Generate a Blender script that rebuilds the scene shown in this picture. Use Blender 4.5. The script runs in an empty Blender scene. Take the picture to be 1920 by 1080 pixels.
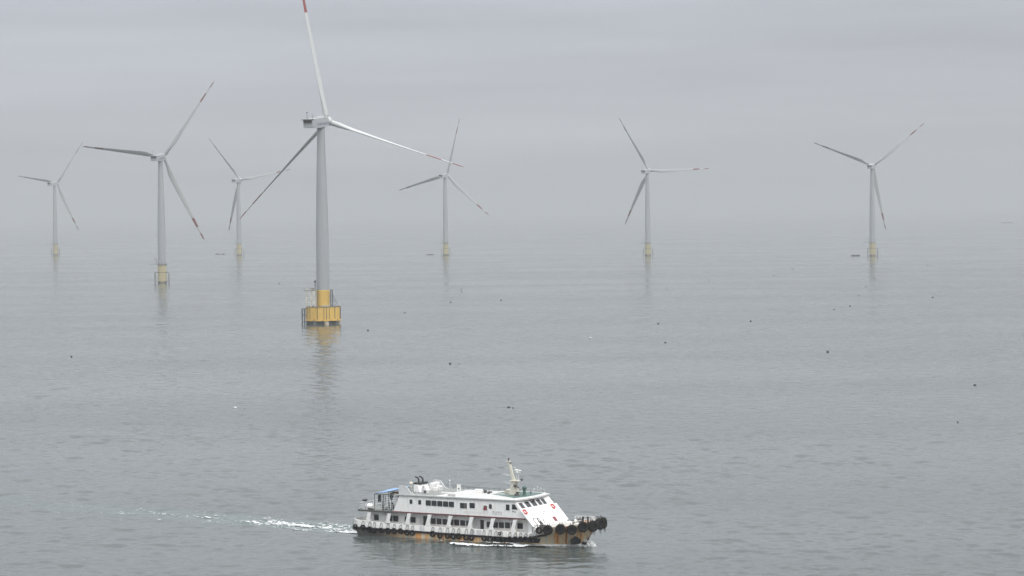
import bpy, math, random
import numpy as np
from mathutils import Matrix, Vector, noise

random.seed(7)
rng = np.random.default_rng(7)
R = math.radians
scene = bpy.context.scene
C = scene.collection

# ---------------------------------------------------------------- camera
CAM_H = 50.0
cd = bpy.data.cameras.new('camera')
cd.sensor_width = 36.0
cd.lens = 36.0 * 4700 / 1920
cd.clip_start = 1.0
cd.clip_end = 120000.0
cam = bpy.data.objects.new('camera', cd)
C.objects.link(cam)
cam.matrix_world = (Matrix.Translation((0, 0, CAM_H)) @ Matrix.Rotation(R(90 - 1.7367), 4, 'X')
                    @ Matrix.Rotation(R(-0.65), 4, 'Z'))
scene.camera = cam

# ---------------------------------------------------------------- sky and sun
SUN_EL, SUN_AZ = 38.0, 145.0        # azimuth clockwise from +Y (view direction)
world = bpy.data.worlds.new('World')
scene.world = world
world.use_nodes = True
wn, wl = world.node_tree.nodes, world.node_tree.links
wn.clear()
w_out = wn.new('ShaderNodeOutputWorld')
w_bg = wn.new('ShaderNodeBackground')
w_bg.inputs['Strength'].default_value = 0.1
w_sky = wn.new('ShaderNodeTexSky')
w_sky.sky_type = 'NISHITA'
w_sky.sun_disc = False
w_sky.sun_elevation = R(SUN_EL)
w_sky.sun_rotation = R(SUN_AZ)
w_tc = wn.new('ShaderNodeTexCoord')
w_sep = wn.new('ShaderNodeSeparateXYZ')
wl.new(w_tc.outputs['Generated'], w_sep.inputs[0])
w_ramp = wn.new('ShaderNodeValToRGB')            # overcast: brighter towards the zenith
w_ramp.color_ramp.interpolation = 'LINEAR'
e = w_ramp.color_ramp.elements
e[0].position = 0.0; e[0].color = (0.432, 0.454, 0.492, 1)
e[1].position = 1.0; e[1].color = (3.1, 3.1, 3.1, 1)
for p_, c_ in ((0.10, (0.507, 0.522, 0.583, 1)), (0.15, (0.68, 0.708, 0.75, 1)), (0.27, (0.90, 0.93, 0.96, 1)), (0.5, (0.99, 1.02, 1.045, 1)), (0.68, (1.75, 1.78, 1.82, 1))):
    m = e.new(p_); m.color = c_
wl.new(w_sep.outputs['Z'], w_ramp.inputs[0])
w_map = wn.new('ShaderNodeMapping')
w_map.inputs['Scale'].default_value = (1.6, 1.6, 20.0)
w_map.inputs['Rotation'].default_value = (0, R(1.5), 0)
wl.new(w_tc.outputs['Generated'], w_map.inputs[0])
w_noise = wn.new('ShaderNodeTexNoise')
w_noise.inputs['Scale'].default_value = 2.2
w_noise.inputs['Detail'].default_value = 4.0
w_noise.inputs['Roughness'].default_value = 0.45
wl.new(w_map.outputs[0], w_noise.inputs['Vector'])
w_mr = wn.new('ShaderNodeMapRange')
w_mr.inputs['From Min'].default_value = 0.3
w_mr.inputs['From Max'].default_value = 0.7
w_mr.inputs['To Min'].default_value = 8.75
w_mr.inputs['To Max'].default_value = 11.3
wl.new(w_noise.outputs['Fac'], w_mr.inputs['Value'])
w_mul = wn.new('ShaderNodeVectorMath'); w_mul.operation = 'SCALE'
wl.new(w_ramp.outputs['Color'], w_mul.inputs[0])
wl.new(w_mr.outputs[0], w_mul.inputs['Scale'])
w_mix = wn.new('ShaderNodeMix'); w_mix.data_type = 'RGBA'
w_mix.inputs['Factor'].default_value = 0.06
wl.new(w_mul.outputs[0], w_mix.inputs['A'])
wl.new(w_sky.outputs[0], w_mix.inputs['B'])
wl.new(w_mix.outputs['Result'], w_bg.inputs['Color'])
wl.new(w_bg.outputs[0], w_out.inputs[0])

sd = bpy.data.lights.new('sun', 'SUN')
sd.energy = 1.5
sd.angle = R(18)
sd.color = (1.0, 0.97, 0.93)
sun = bpy.data.objects.new('sun', sd)
C.objects.link(sun)
sv = Vector((math.sin(R(SUN_AZ)) * math.cos(R(SUN_EL)), math.cos(R(SUN_AZ)) * math.cos(R(SUN_EL)), math.sin(R(SUN_EL))))
sun.rotation_euler = sv.to_track_quat('Z', 'Y').to_euler()
sun.location = (0, 0, 300)

scene.view_settings.view_transform = 'Standard'
scene.view_settings.look = 'None'
scene.view_settings.exposure = 0.12
scene.view_settings.gamma = 1.0
scene.view_settings.use_curve_mapping = False
scene.render.engine = 'CYCLES'
scene.cycles.max_bounces = 6
scene.cycles.volume_bounces = 1
scene.cycles.use_denoising = True

# ---------------------------------------------------------------- materials
def principled(name, base, rough=0.6, metal=0.0, spec=0.5):
    m = bpy.data.materials.new(name); m.use_nodes = True
    b = m.node_tree.nodes['Principled BSDF']
    b.inputs['Base Color'].default_value = (*base, 1)
    b.inputs['Roughness'].default_value = rough
    b.inputs['Metallic'].default_value = metal
    b.inputs['Specular IOR Level'].default_value = spec
    return m

def worn(name, base, stain, amount=0.5, scale=(1, 1, 0.25), nscale=2.0, rough=0.55, lo=0.5, hi=0.72, bump=0.02, fine=None):
    """paint with streaky stains that run down the surface"""
    m = principled(name, base, rough)
    nt = m.node_tree; n, l = nt.nodes, nt.links
    b = n['Principled BSDF']
    tc = n.new('ShaderNodeTexCoord'); mp = n.new('ShaderNodeMapping')
    mp.inputs['Scale'].default_value = scale
    l.new(tc.outputs['Object'], mp.inputs[0])
    t = n.new('ShaderNodeTexNoise'); t.inputs['Scale'].default_value = nscale
    t.inputs['Detail'].default_value = 6; t.inputs['Roughness'].default_value = 0.65
    l.new(mp.outputs[0], t.inputs['Vector'])
    mr = n.new('ShaderNodeMapRange'); mr.inputs['From Min'].default_value = lo; mr.inputs['From Max'].default_value = hi
    mr.inputs['To Max'].default_value = amount
    l.new(t.outputs['Fac'], mr.inputs['Value'])
    mx = n.new('ShaderNodeMix'); mx.data_type = 'RGBA'
    mx.inputs['A'].default_value = (*base, 1); mx.inputs['B'].default_value = (*stain, 1)
    l.new(mr.outputs[0], mx.inputs['Factor'])
    l.new(mx.outputs['Result'], b.inputs['Base Color'])
    bp = n.new('ShaderNodeBump'); bp.inputs['Strength'].default_value = 0.3; bp.inputs['Distance'].default_value = bump
    l.new(t.outputs['Fac'], bp.inputs['Height']); l.new(bp.outputs[0], b.inputs['Normal'])
    return m

def rusty_hull():
    m = principled('rusty_hull_paint', (0.4, 0.36, 0.28), 0.75)
    nt = m.node_tree; n, l = nt.nodes, nt.links
    b = n['Principled BSDF']
    tc = n.new('ShaderNodeTexCoord')
    # rust runs follow the raked frames of the bow: shift x back with height there
    s0 = n.new('ShaderNodeSeparateXYZ'); l.new(tc.outputs['Object'], s0.inputs[0])
    k0 = n.new('ShaderNodeMapRange'); k0.inputs['From Min'].default_value = 24.0; k0.inputs['From Max'].default_value = 29.0
    k0.inputs['To Max'].default_value = -0.42; l.new(s0.outputs['X'], k0.inputs['Value'])
    k1 = n.new('ShaderNodeMath'); k1.operation = 'MULTIPLY_ADD'; l.new(k0.outputs[0], k1.inputs[0]); l.new(s0.outputs['Z'], k1.inputs[1]); l.new(s0.outputs['X'], k1.inputs[2])
    c0 = n.new('ShaderNodeCombineXYZ'); l.new(k1.outputs[0], c0.inputs['X']); l.new(s0.outputs['Z'], c0.inputs['Z'])
    def nz(scale, ns, det=5):
        mp = n.new('ShaderNodeMapping'); mp.inputs['Scale'].default_value = scale
        l.new(c0.outputs[0], mp.inputs[0])
        t = n.new('ShaderNodeTexNoise'); t.inputs['Scale'].default_value = ns; t.inputs['Detail'].default_value = det
        t.inputs['Roughness'].default_value = 0.7
        l.new(mp.outputs[0], t.inputs['Vector']); return t
    t1 = nz((1, 1, 0.04), 3.1, 5); t2 = nz((1, 1, 0.12), 0.5, 2)
    ad = n.new('ShaderNodeMath'); ad.operation = 'MULTIPLY_ADD'; ad.inputs[1].default_value = 0.8
    l.new(t2.outputs['Fac'], ad.inputs[0]); l.new(t1.outputs['Fac'], ad.inputs[2])
    r = n.new('ShaderNodeValToRGB')
    r.color_ramp.elements[0].position = 0.66; r.color_ramp.elements[0].color = (0.17, 0.07, 0.035, 1)
    r.color_ramp.elements[1].position = 1.12 if False else 1.0; r.color_ramp.elements[1].color = (0.50, 0.49, 0.44, 1)
    for p, c in ((0.76, (0.52, 0.20, 0.05, 1)), (0.84, (0.68, 0.36, 0.13, 1)), (0.90, (0.70, 0.54, 0.32, 1)), (0.95, (0.62, 0.57, 0.45, 1))):
        el = r.color_ramp.elements.new(p); el.color = c
    l.new(ad.outputs[0], r.inputs[0])
    # dark fouled band towards the stern (old black boot topping)
    sp = n.new('ShaderNodeSeparateXYZ'); l.new(tc.outputs['Object'], sp.inputs[0])
    ma = n.new('ShaderNodeMath'); ma.operation = 'MULTIPLY_ADD'; ma.inputs[1].default_value = -0.14; ma.inputs[2].default_value = 0.62
    l.new(sp.outputs['X'], ma.inputs[0])                       # 1 at stern, 0 by s=4.5
    mz = n.new('ShaderNodeMath'); mz.operation = 'MULTIPLY_ADD'; mz.inputs[1].default_value = -1.0; mz.inputs[2].default_value = 0.12
    l.new(sp.outputs['Z'], mz.inputs[0])
    mzz = n.new('ShaderNodeMath'); mzz.operation = 'MULTIPLY'; mzz.inputs[1].default_value = 6.0; l.new(mz.outputs[0], mzz.inputs[0])
    mm = n.new('ShaderNodeMath'); mm.operation = 'MAXIMUM'; mm.use_clamp = True
    cl = n.new('ShaderNodeClamp'); l.new(ma.outputs[0], cl.inputs[0])
    l.new(cl.outputs[0], mm.inputs[0]); l.new(mzz.outputs[0], mm.inputs[1])
    cl2 = n.new('ShaderNodeClamp'); l.new(mm.outputs[0], cl2.inputs[0]); cl2.inputs['Max'].default_value = 0.92
    mx = n.new('ShaderNodeMix'); mx.data_type = 'RGBA'; mx.inputs['B'].default_value = (0.075, 0.08, 0.08, 1)
    l.new(cl2.outputs[0], mx.inputs['Factor']); l.new(r.outputs['Color'], mx.inputs['A'])
    l.new(mx.outputs['Result'], b.inputs['Base Color'])
    bp = n.new('ShaderNodeBump'); bp.inputs['Strength'].default_value = 0.5; bp.inputs['Distance'].default_value = 0.04
    l.new(t1.outputs['Fac'], bp.inputs['Height']); l.new(bp.outputs[0], b.inputs['Normal'])
    return m

M = {}
M['white'] = worn('ship_white_paint', (0.80, 0.80, 0.79), (0.50, 0.46, 0.40), 0.55, (1, 1, 0.18), 2.4, 0.45)
M['bulwark'] = worn('stained_bulwark_paint', (0.86, 0.86, 0.84), (0.58, 0.45, 0.30), 0.55, (1, 1, 0.12), 2.0, 0.6, 0.55, 0.75)
M['grey_white'] = worn('weathered_grey_white_paint', (0.58, 0.59, 0.60), (0.38, 0.37, 0.35), 0.6, (1, 1, 1), 1.6, 0.6)
M['cream'] = worn('cream_paint', (0.58, 0.56, 0.48), (0.33, 0.25, 0.16), 0.5, (1, 1, 0.2), 2.5, 0.6)
M['roof_paint'] = worn('dull_white_roof_paint', (0.47, 0.475, 0.47), (0.34, 0.33, 0.31), 0.6, (1, 1, 1), 1.3, 0.6)
M['deck_grey'] = worn('grey_roof_deck', (0.20, 0.212, 0.205), (0.13, 0.125, 0.115), 0.7, (1, 1, 1), 0.9, 0.8)
M['deck_green'] = worn('green_deck_paint', (0.075, 0.125, 0.115), (0.06, 0.07, 0.065), 0.7, (1, 1, 1), 1.2, 0.7)
M['hull'] = rusty_hull()
M['pane'] = principled('dark_window_glass', (0.02, 0.025, 0.028), 0.12, 0, 0.6)
M['frame'] = principled('window_frame_paint', (0.62, 0.63, 0.63), 0.5)
M['rubber'] = worn('old_black_rubber', (0.012, 0.012, 0.014), (0.030, 0.029, 0.028), 0.8, (1, 1, 1), 6.0, 0.85)
M['rubber2'] = worn('dusty_bow_rubber', (0.014, 0.013, 0.012), (0.040, 0.032, 0.027), 0.8, (1, 1, 1), 4.0, 0.9)
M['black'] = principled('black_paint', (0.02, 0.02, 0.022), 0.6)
M['dark'] = worn('dark_steel', (0.07, 0.07, 0.07), (0.14, 0.10, 0.07), 0.7, (1, 1, 1), 4.0, 0.7)
M['rope'] = principled('grey_rope', (0.11, 0.10, 0.09), 0.9)
M['maroon'] = worn('dark_red_band', (0.16, 0.035, 0.04), (0.08, 0.05, 0.05), 0.6, (1, 1, 1), 2.0, 0.6)
M['red'] = principled('red_paint', (0.50, 0.03, 0.03), 0.5)
M['darkred'] = principled('faded_dark_red_paint', (0.20, 0.035, 0.05), 0.6)
M['buoywhite'] = principled('lifebuoy_white', (0.80, 0.79, 0.77), 0.6)
M['blue_cloth'] = worn('blue_tarpaulin', (0.20, 0.34, 0.60), (0.36, 0.48, 0.66), 0.9, (0.6, 2, 1), 2.5, 0.8)
M['brown'] = worn('brown_stored_goods', (0.10, 0.07, 0.05), (0.30, 0.25, 0.2), 0.9, (1, 1, 1), 5.0, 0.9)
M['green'] = principled('dull_green_paint', (0.035, 0.085, 0.07), 0.6)
M['foam'] = principled('sea_foam', (0.60, 0.62, 0.62), 0.9, 0, 0.2)
M['faint_red'] = principled('faded_red_lettering', (0.68, 0.60, 0.59), 0.6)
M['faint_grey'] = principled('faded_grey_lettering', (0.38, 0.38, 0.37), 0.6)
M['blue_letter'] = principled('dark_blue_lettering', (0.03, 0.05, 0.14), 0.5)
M['tower'] = worn('turbine_white_paint', (0.315, 0.332, 0.345), (0.26, 0.27, 0.28), 0.5, (1, 1, 0.06), 0.5, 0.4, bump=0.0)
M['nacelle'] = worn('nacelle_grey_paint', (0.36, 0.37, 0.385), (0.29, 0.30, 0.31), 0.5, (1, 1, 0.3), 0.7, 0.5, bump=0.0)
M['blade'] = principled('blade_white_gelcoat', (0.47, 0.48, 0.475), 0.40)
M['blade_shaded'] = principled('blade_shaded_gelcoat', (0.31, 0.32, 0.325), 0.45)  # same gelcoat, darkened in colour for the shaded look of far blades
M['blade_red_sunlit'] = principled('blade_sunlit_red_band', (0.22, 0.035, 0.033), 0.5)  # red band with the sunlit look of the nearest blades put in colour
M['blade_red'] = principled('blade_red_band', (0.13, 0.03, 0.03), 0.5)  # same red, with the shade on far blades darkened into the colour
M['yellow'] = worn('yellow_platform_paint', (0.62, 0.40, 0.08), (0.42, 0.25, 0.08), 0.6, (1, 1, 0.2), 0.8, 0.6, bump=0.0)
M['pile_yellow'] = worn('haze_paled_yellow_paint', (0.46, 0.40, 0.24), (0.36, 0.31, 0.2), 0.6, (1, 1, 0.2), 0.6, 0.6, bump=0.0)  # yellow with the sea haze over the far piles paled into it
M['pile_dark'] = worn('wet_fouled_steel', (0.06, 0.075, 0.08), (0.16, 0.10, 0.06), 0.7, (1, 1, 0.4), 1.0, 0.6)
M['rust_pale'] = worn('pale_rusty_pile', (0.40, 0.36, 0.28), (0.26, 0.08, 0.04), 0.9, (1, 1, 0.4), 0.6, 0.8)
M['plat'] = principled('platform_grey', (0.22, 0.23, 0.24), 0.7)
M['cage'] = worn('landing_frame_paint', (0.15, 0.14, 0.13), (0.12, 0.07, 0.05), 0.6, (1, 1, 1), 1.0, 0.7)
M['skin'] = principled('skin', (0.45, 0.28, 0.19), 0.6)
M['jacket'] = principled('red_jacket_cloth', (0.24, 0.03, 0.045), 0.9)
M['hair'] = principled('black_hair', (0.012, 0.011, 0.010), 0.7)
M['black_cloth'] = principled('black_cloth', (0.018, 0.019, 0.022), 0.95)
M['white_cloth'] = principled('white_cloth', (0.65, 0.66, 0.68), 0.95)
M['float_dark'] = worn('dark_float_skin', (0.03, 0.03, 0.032), (0.08, 0.07, 0.06), 0.7, (1, 1, 1), 3.0, 0.7)
M['float_white'] = principled('white_float_skin', (0.55, 0.56, 0.56), 0.6)
M['boat_dark'] = principled('dark_boat_planks', (0.05, 0.05, 0.055), 0.8)

for k_ in ('rubber', 'rubber2'): M[k_].node_tree.nodes['Principled BSDF'].inputs['Specular IOR Level'].default_value = 0.12
# ---------------------------------------------------------------- mesh builder
class MB:
    def __init__(self): self.v = []; self.f = []; self.mi = []; self.cur = 0; self.prims = []
    def add(self, vs, fs):
        o = len(self.v); self.v += [tuple(x) for x in vs]
        for f in fs: self.f.append([i + o for i in f]); self.mi.append(self.cur)
        self.prims.append((o, len(self.v), len(self.f) - len(fs), len(self.f)))
        return self
    def build_each(self, name, mats, parent=None, smooth=False, k=1):
        """every k shapes that were added become an object of their own"""
        out = []
        for i in range(0, len(self.prims), k):
            p, q = self.prims[i], self.prims[min(i + k, len(self.prims)) - 1]
            b = MB(); b.add(self.v[p[0]:q[1]], [[a - p[0] for a in f] for f in self.f[p[2]:q[3]]])
            out.append(b.build(name, mats, parent, smooth))
        return out
    def box(self, a, b):
        x0, y0, z0 = a; x1, y1, z1 = b
        return self.add([(x0, y0, z0), (x1, y0, z0), (x1, y1, z0), (x0, y1, z0), (x0, y0, z1), (x1, y0, z1), (x1, y1, z1), (x0, y1, z1)],
                        [(3, 2, 1, 0), (4, 5, 6, 7), (0, 1, 5, 4), (1, 2, 6, 5), (2, 3, 7, 6), (3, 0, 4, 7)])
    def tube(self, p0, p1, r0, r1=None, n=8, cap=True):
        r1 = r0 if r1 is None else r1
        p0, p1 = Vector(p0), Vector(p1); d = (p1 - p0).normalized()
        a = d.orthogonal().normalized(); b = d.cross(a)
        vs = []
        for p, r in ((p0, r0), (p1, r1)):
            for k in range(n):
                t = 2 * math.pi * k / n
                vs.append(p + a * (r * math.cos(t)) + b * (r * math.sin(t)))
        fs = [(k, (k + 1) % n, n + (k + 1) % n, n + k) for k in range(n)]
        if cap: fs += [tuple(range(n - 1, -1, -1)), tuple(range(n, 2 * n))]
        return self.add(vs, fs)
    def path(self, pts, r, n=6):
        for i in range(len(pts) - 1): self.tube(pts[i], pts[i + 1], r, r, n)
        return self
    def lathe(self, prof, n=24, c=(0, 0, 0), cap=True):     # prof: (r, z)
        vs = []
        for r, z in prof:
            for k in range(n):
                t = 2 * math.pi * k / n
                vs.append((c[0] + r * math.cos(t), c[1] + r * math.sin(t), c[2] + z))
        fs = []
        for i in range(len(prof) - 1):
            for k in range(n):
                fs.append((i * n + k, i * n + (k + 1) % n, (i + 1) * n + (k + 1) % n, (i + 1) * n + k))
        if cap: fs += [tuple(range(n - 1, -1, -1)), tuple((len(prof) - 1) * n + k for k in range(n))]
        return self.add(vs, fs)
    def prism(self, poly, h0, h1, plane='xz'):
        """poly in the named plane, extruded along the third axis from h0 to h1"""
        def P(u, w, h):
            return {'xz': (u, h, w), 'xy': (u, w, h), 'yz': (h, u, w)}[plane]
        n = len(poly)
        vs = [P(u, w, h0) for u, w in poly] + [P(u, w, h1) for u, w in poly]
        fs = [tuple(range(n - 1, -1, -1)), tuple(range(n, 2 * n))] + [(k, (k + 1) % n, n + (k + 1) % n, n + k) for k in range(n)]
        return self.add(vs, fs)
    def ball(self, c, r, n=12, sz=1.0, sx=1.0, sy=1.0):
        m = max(6, n // 2); vs = [(c[0], c[1], c[2] - r * sz)]
        for i in range(1, m):
            ph = math.pi * i / m - math.pi / 2
            for k in range(n):
                t = 2 * math.pi * k / n
                vs.append((c[0] + sx * r * math.cos(ph) * math.cos(t), c[1] + sy * r * math.cos(ph) * math.sin(t), c[2] + sz * r * math.sin(ph)))
        vs.append((c[0], c[1], c[2] + r * sz)); fs = []
        for k in range(n): fs.append((0, 1 + (k + 1) % n, 1 + k))
        for i in range(m - 2):
            for k in range(n):
                a = 1 + i * n + k; b = 1 + i * n + (k + 1) % n
                fs.append((a, b, b + n, a + n))
        L = len(vs) - 1; o = 1 + (m - 2) * n
        for k in range(n): fs.append((o + k, o + (k + 1) % n, L))
        return self.add(vs, fs)
    def torus(self, Rm, rm, n=20, k=8, c=(0, 0, 0), flat=1.0):   # axis = local Y
        vs = []; fs = []
        for i in range(n):
            t = 2 * math.pi * i / n
            for j in range(k):
                p = 2 * math.pi * j / k
                rr = Rm + rm * math.cos(p)
                vs.append((c[0] + rr * math.cos(t), c[1] + rm * flat * math.sin(p), c[2] + rr * math.sin(t)))
        for i in range(n):
            for j in range(k):
                fs.append((i * k + j, i * k + (j + 1) % k, ((i + 1) % n) * k + (j + 1) % k, ((i + 1) % n) * k + j))
        return self.add(vs, fs)
    def mesh(self, name, mats, smooth=False, bevel=0):
        me = bpy.data.meshes.new(name)
        me.from_pydata(self.v, [], self.f)
        if not isinstance(mats, (list, tuple)): mats = [mats]
        for mm in mats: me.materials.append(mm)
        if len(mats) > 1: me.polygons.foreach_set('material_index', self.mi)
        import bmesh
        bm = bmesh.new(); bm.from_mesh(me); bmesh.ops.recalc_face_normals(bm, faces=bm.faces); bm.to_mesh(me); bm.free()
        if smooth:
            me.polygons.foreach_set('use_smooth', [True] * len(me.polygons))
            me.set_sharp_from_angle(angle=R(38))
        me.update()
        return me
    def build(self, name, mats, parent=None, smooth=False, bevel=0):
        o = bpy.data.objects.new(name, self.mesh(name, mats, smooth)); C.objects.link(o)
        if parent is not None: o.parent = parent
        if bevel:
            bv = o.modifiers.new('bevel', 'BEVEL'); bv.width = bevel; bv.segments = 2; bv.limit_method = 'ANGLE'
        return o

def link(name, me, parent=None, mat=None):
    o = bpy.data.objects.new(name, me); C.objects.link(o)
    if parent is not None: o.parent = parent
    if mat is not None: o.matrix_local = mat
    return o

def tag(o, label=None, cat=None, group=None, kind=None):
    if label: o['label'] = label
    if cat: o['category'] = cat
    if group: o['group'] = group
    if kind: o['kind'] = kind
    return o

def empty(name, mat):
    o = bpy.data.objects.new(name, None); C.objects.link(o); o.matrix_world = mat
    o.empty_display_size = 1.0
    return o

# ---------------------------------------------------------------- ferry frame (x = towards the bow, y = to port, z up)
SHIP = Matrix.Translation((-16.33, 390.28, 0)) @ Matrix.Rotation(R(-32), 4, 'Z')
SHIP_INV = SHIP.inverted()

# ---------------------------------------------------------------- sea: one sheet of real waves out to the horizon
NW = 130
lam = np.exp(rng.uniform(np.log(1.2), np.log(13), NW))
ang = R(-97) + rng.normal(0, R(42), NW)
kx = 2 * np.pi / lam * np.cos(ang); ky = 2 * np.pi / lam * np.sin(ang)
slope = 0.0130 * np.where(lam < 3.6, 1.5, (3.6 / lam) ** 0.75 * 1.5)
amp = slope * lam / (2 * np.pi); phs = rng.uniform(0, 2 * np.pi, NW)

def ship_xy(x, y):
    c, s = math.cos(R(32)), math.sin(R(32))
    dx, dy = x + 16.33, y - 390.28
    return dx * c - dy * s, dx * s + dy * c

def sea_z(x, y, dr=None):
    x = np.asarray(x, float); y = np.asarray(y, float)
    z = np.zeros_like(x)
    grp = 0.95 + 0.16 * np.sin(x / 7.3 + 2.1 * np.sin(y / 19 + .4)) * np.sin(y / 11.7 + 1.7 * np.sin(x / 23)) + 0.1 * np.sin(x / 31 - y / 27)
    gust = 0.15 + grp * (0.85 + 0.20 * np.sin(x / 61 + 1.3 * np.sin(y / 97)) * np.sin(y / 143 + 0.7 * np.sin(x / 83)))
    sx, sy = ship_xy(x, y)
    calm = 1 - 0.55 * np.exp(-((sx - 12) / 26) ** 2 - ((sy + 6) / 13) ** 2)      # the hull shelters the water beside it
    for i in range(NW):
        a = amp[i] if dr is None else amp[i] * np.clip((lam[i] / np.maximum(dr, 1e-3) - 1.3) / 1.2, 0, 1)
        z += a * np.sin(kx[i] * x + ky[i] * y + phs[i])
    z *= gust * calm
    # diverging wash thrown off by the bow, and ruffled water astern
    sy0 = np.abs(sy + 0.2)
    back = 31.0 - sx
    for kk, (off, w, h) in enumerate(((0.0, 0.9, 0.26), (4.5, 1.4, 0.16), (10.0, 1.8, 0.12))):
        line = 0.8 + (back - off) * 0.42
        z += h * np.exp(-((sy0 - line) / w) ** 2) * np.clip((back - off) / 4, 0, 1) * np.exp(-np.clip(back, 0, None) / 40)
    wk = np.exp(-((sy - 1) / (4 + 0.05 * np.clip(-sx, 0, 90))) ** 2) * np.clip((-sx - 7) / 3, 0, 1) * np.exp(-np.clip(-sx - 7, 0, None) / 45)
    z += wk * 0.10 * np.sin(sx * 2.1 + 2 * np.sin(sy * 1.7)) * np.sin(sy * 2.7 + 1.2 * np.sin(sx * 1.3))
    return z

def build_sea():
    rr = [5.0, 30.0, 60.0, 100.0, 140.0]
    r = 165.0; st_r = 12.0
    while r < 270: rr.append(r); st_r = max(0.5, st_r * 0.86); r += st_r
    while r < 7000:
        rr.append(r); r += 0.34 * max(r / 340, .95) ** (1.35 if r < 2600 else 1.75)
    rr += [7500, 8500, 10000, 12500, 16000, 22000, 30000, 40000]
    rr = np.array(rr)
    th = list(np.linspace(-14.5, 14.5, 420)); st = 0.08; t = 14.5
    while t + st < 178: t += st; th.append(t); th.insert(0, -t); st = min(st * 1.12, 12)
    th = np.radians(np.array(th))
    Rg, T = np.meshgrid(rr, th, indexing='ij')
    X = Rg * np.sin(T); Y = Rg * np.cos(T)
    dr = np.gradient(rr)[:, None] * np.ones_like(T)
    dt = np.gradient(th)[None, :] * Rg
    Z = sea_z(X, Y, np.maximum(dr, dt))
    n, k = X.shape
    co = np.stack([X, Y, Z], -1).reshape(-1, 3)
    i = np.arange(n - 1)[:, None]; j = np.arange(k)[None, :]
    a = i * k + j; b = i * k + (j + 1) % k
    q = np.stack([a + k, b + k, b, a], -1).reshape(-1, 4)
    me = bpy.data.meshes.new('sea')
    me.vertices.add(len(co)); me.vertices.foreach_set('co', co.ravel())
    me.loops.add(q.size); me.loops.foreach_set('vertex_index', q.ravel())
    me.polygons.add(len(q)); me.polygons.foreach_set('loop_start', np.arange(0, q.size, 4))
    me.polygons.foreach_set('loop_total', np.full(len(q), 4)); me.polygons.foreach_set('use_smooth', np.ones(len(q), bool))
    me.update(calc_edges=True); me.validate()
    if me.polygons[len(q) // 2].normal.z < 0: me.flip_normals()
    # water
    m = principled('sea_water', (0.056, 0.068, 0.067), 0.10, 0, 0.5); m.node_tree.nodes['Principled BSDF'].inputs['IOR'].default_value = 1.333
    nt = m.node_tree; N, L = nt.nodes, nt.links; bs = N['Principled BSDF']
    tc = N.new('ShaderNodeTexCoord')
    def nz(scale, ns, det, rough=0.55, rot=0):
        mp = N.new('ShaderNodeMapping'); mp.inputs['Scale'].default_value = scale; mp.inputs['Rotation'].default_value = (0, 0, R(rot))
        L.new(tc.outputs['Object'], mp.inputs[0])
        t = N.new('ShaderNodeTexNoise'); t.inputs['Scale'].default_value = ns; t.inputs['Detail'].default_value = det
        t.inputs['Roughness'].default_value = rough
        L.new(mp.outputs[0], t.inputs['Vector']); return t
    n1 = nz((0.55, 1, 1), 1.1, 5, 0.6, 8)
    n2 = nz((0.5, 1, 1), 0.33, 3, 0.55, -5)
    big = nz((0.0035, 0.011, 1), 1.0, 3, 0.55, 2)            # wind slicks
    ad = N.new('ShaderNodeMath'); ad.operation = 'MULTIPLY_ADD'; ad.inputs[1].default_value = 1.6
    L.new(n2.outputs['Fac'], ad.inputs[0]); L.new(n1.outputs['Fac'], ad.inputs[2])
    bp = N.new('ShaderNodeBump'); bp.inputs['Distance'].default_value = 0.20
    sr = N.new('ShaderNodeMapRange'); sr.inputs['From Min'].default_value = 0.35; sr.inputs['From Max'].default_value = 0.65
    sr.inputs['To Min'].default_value = 0.20; sr.inputs['To Max'].default_value = 0.42
    L.new(big.outputs['Fac'], sr.inputs['Value']); L.new(sr.outputs[0], bp.inputs['Strength'])
    L.new(ad.outputs[0], bp.inputs['Height']); L.new(bp.outputs[0], bs.inputs['Normal'])
    rg = N.new('ShaderNodeMapRange'); rg.inputs['From Min'].default_value = 0.35; rg.inputs['From Max'].default_value = 0.65
    rg.inputs['To Min'].default_value = 0.05; rg.inputs['To Max'].default_value = 0.13
    L.new(big.outputs['Fac'], rg.inputs['Value']); L.new(rg.outputs[0], bs.inputs['Roughness'])
    # aerated, paler water stirred up along the wake
    mp = N.new('ShaderNodeMapping'); mp.vector_type = 'TEXTURE'
    mp.inputs['Location'].default_value = (-16.33, 390.28, 0); mp.inputs['Rotation'].default_value = (0, 0, R(-34.5))
    L.new(tc.outputs['Object'], mp.inputs[0])
    sp = N.new('ShaderNodeSeparateXYZ'); L.new(mp.outputs[0], sp.inputs[0])
    def mth(op, a, b=None, c=None, clamp=False):
        q_ = N.new('ShaderNodeMath'); q_.operation = op; q_.use_clamp = clamp
        for ii, vv in enumerate((a, b, c)):
            if vv is None: continue
            if isinstance(vv, (int, float)): q_.inputs[ii].default_value = vv
            else: L.new(vv, q_.inputs[ii])
        return q_.outputs[0]
    yy = mth('MULTIPLY', sp.outputs['Y'], sp.outputs['Y'])
    across = mth('SUBTRACT', 1.0, mth('MULTIPLY', yy, 0.022), clamp=True)
    astern = mth('MULTIPLY_ADD', sp.outputs['X'], -0.25, -1.6, clamp=True)
    fade = mth('MULTIPLY_ADD', sp.outputs['X'], 0.0095, 1.08, clamp=True)
    wkm = mth('MULTIPLY', mth('MULTIPLY', across, astern), fade)
    nn = nz((0.6, 1.2, 1), 0.9, 6, 0.7, 30)
    wk2 = mth('MULTIPLY', wkm, mth('MULTIPLY_ADD', nn.outputs['Fac'], 2.2, -0.5, clamp=True))
    mx = N.new('ShaderNodeMix'); mx.data_type = 'RGBA'
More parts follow.
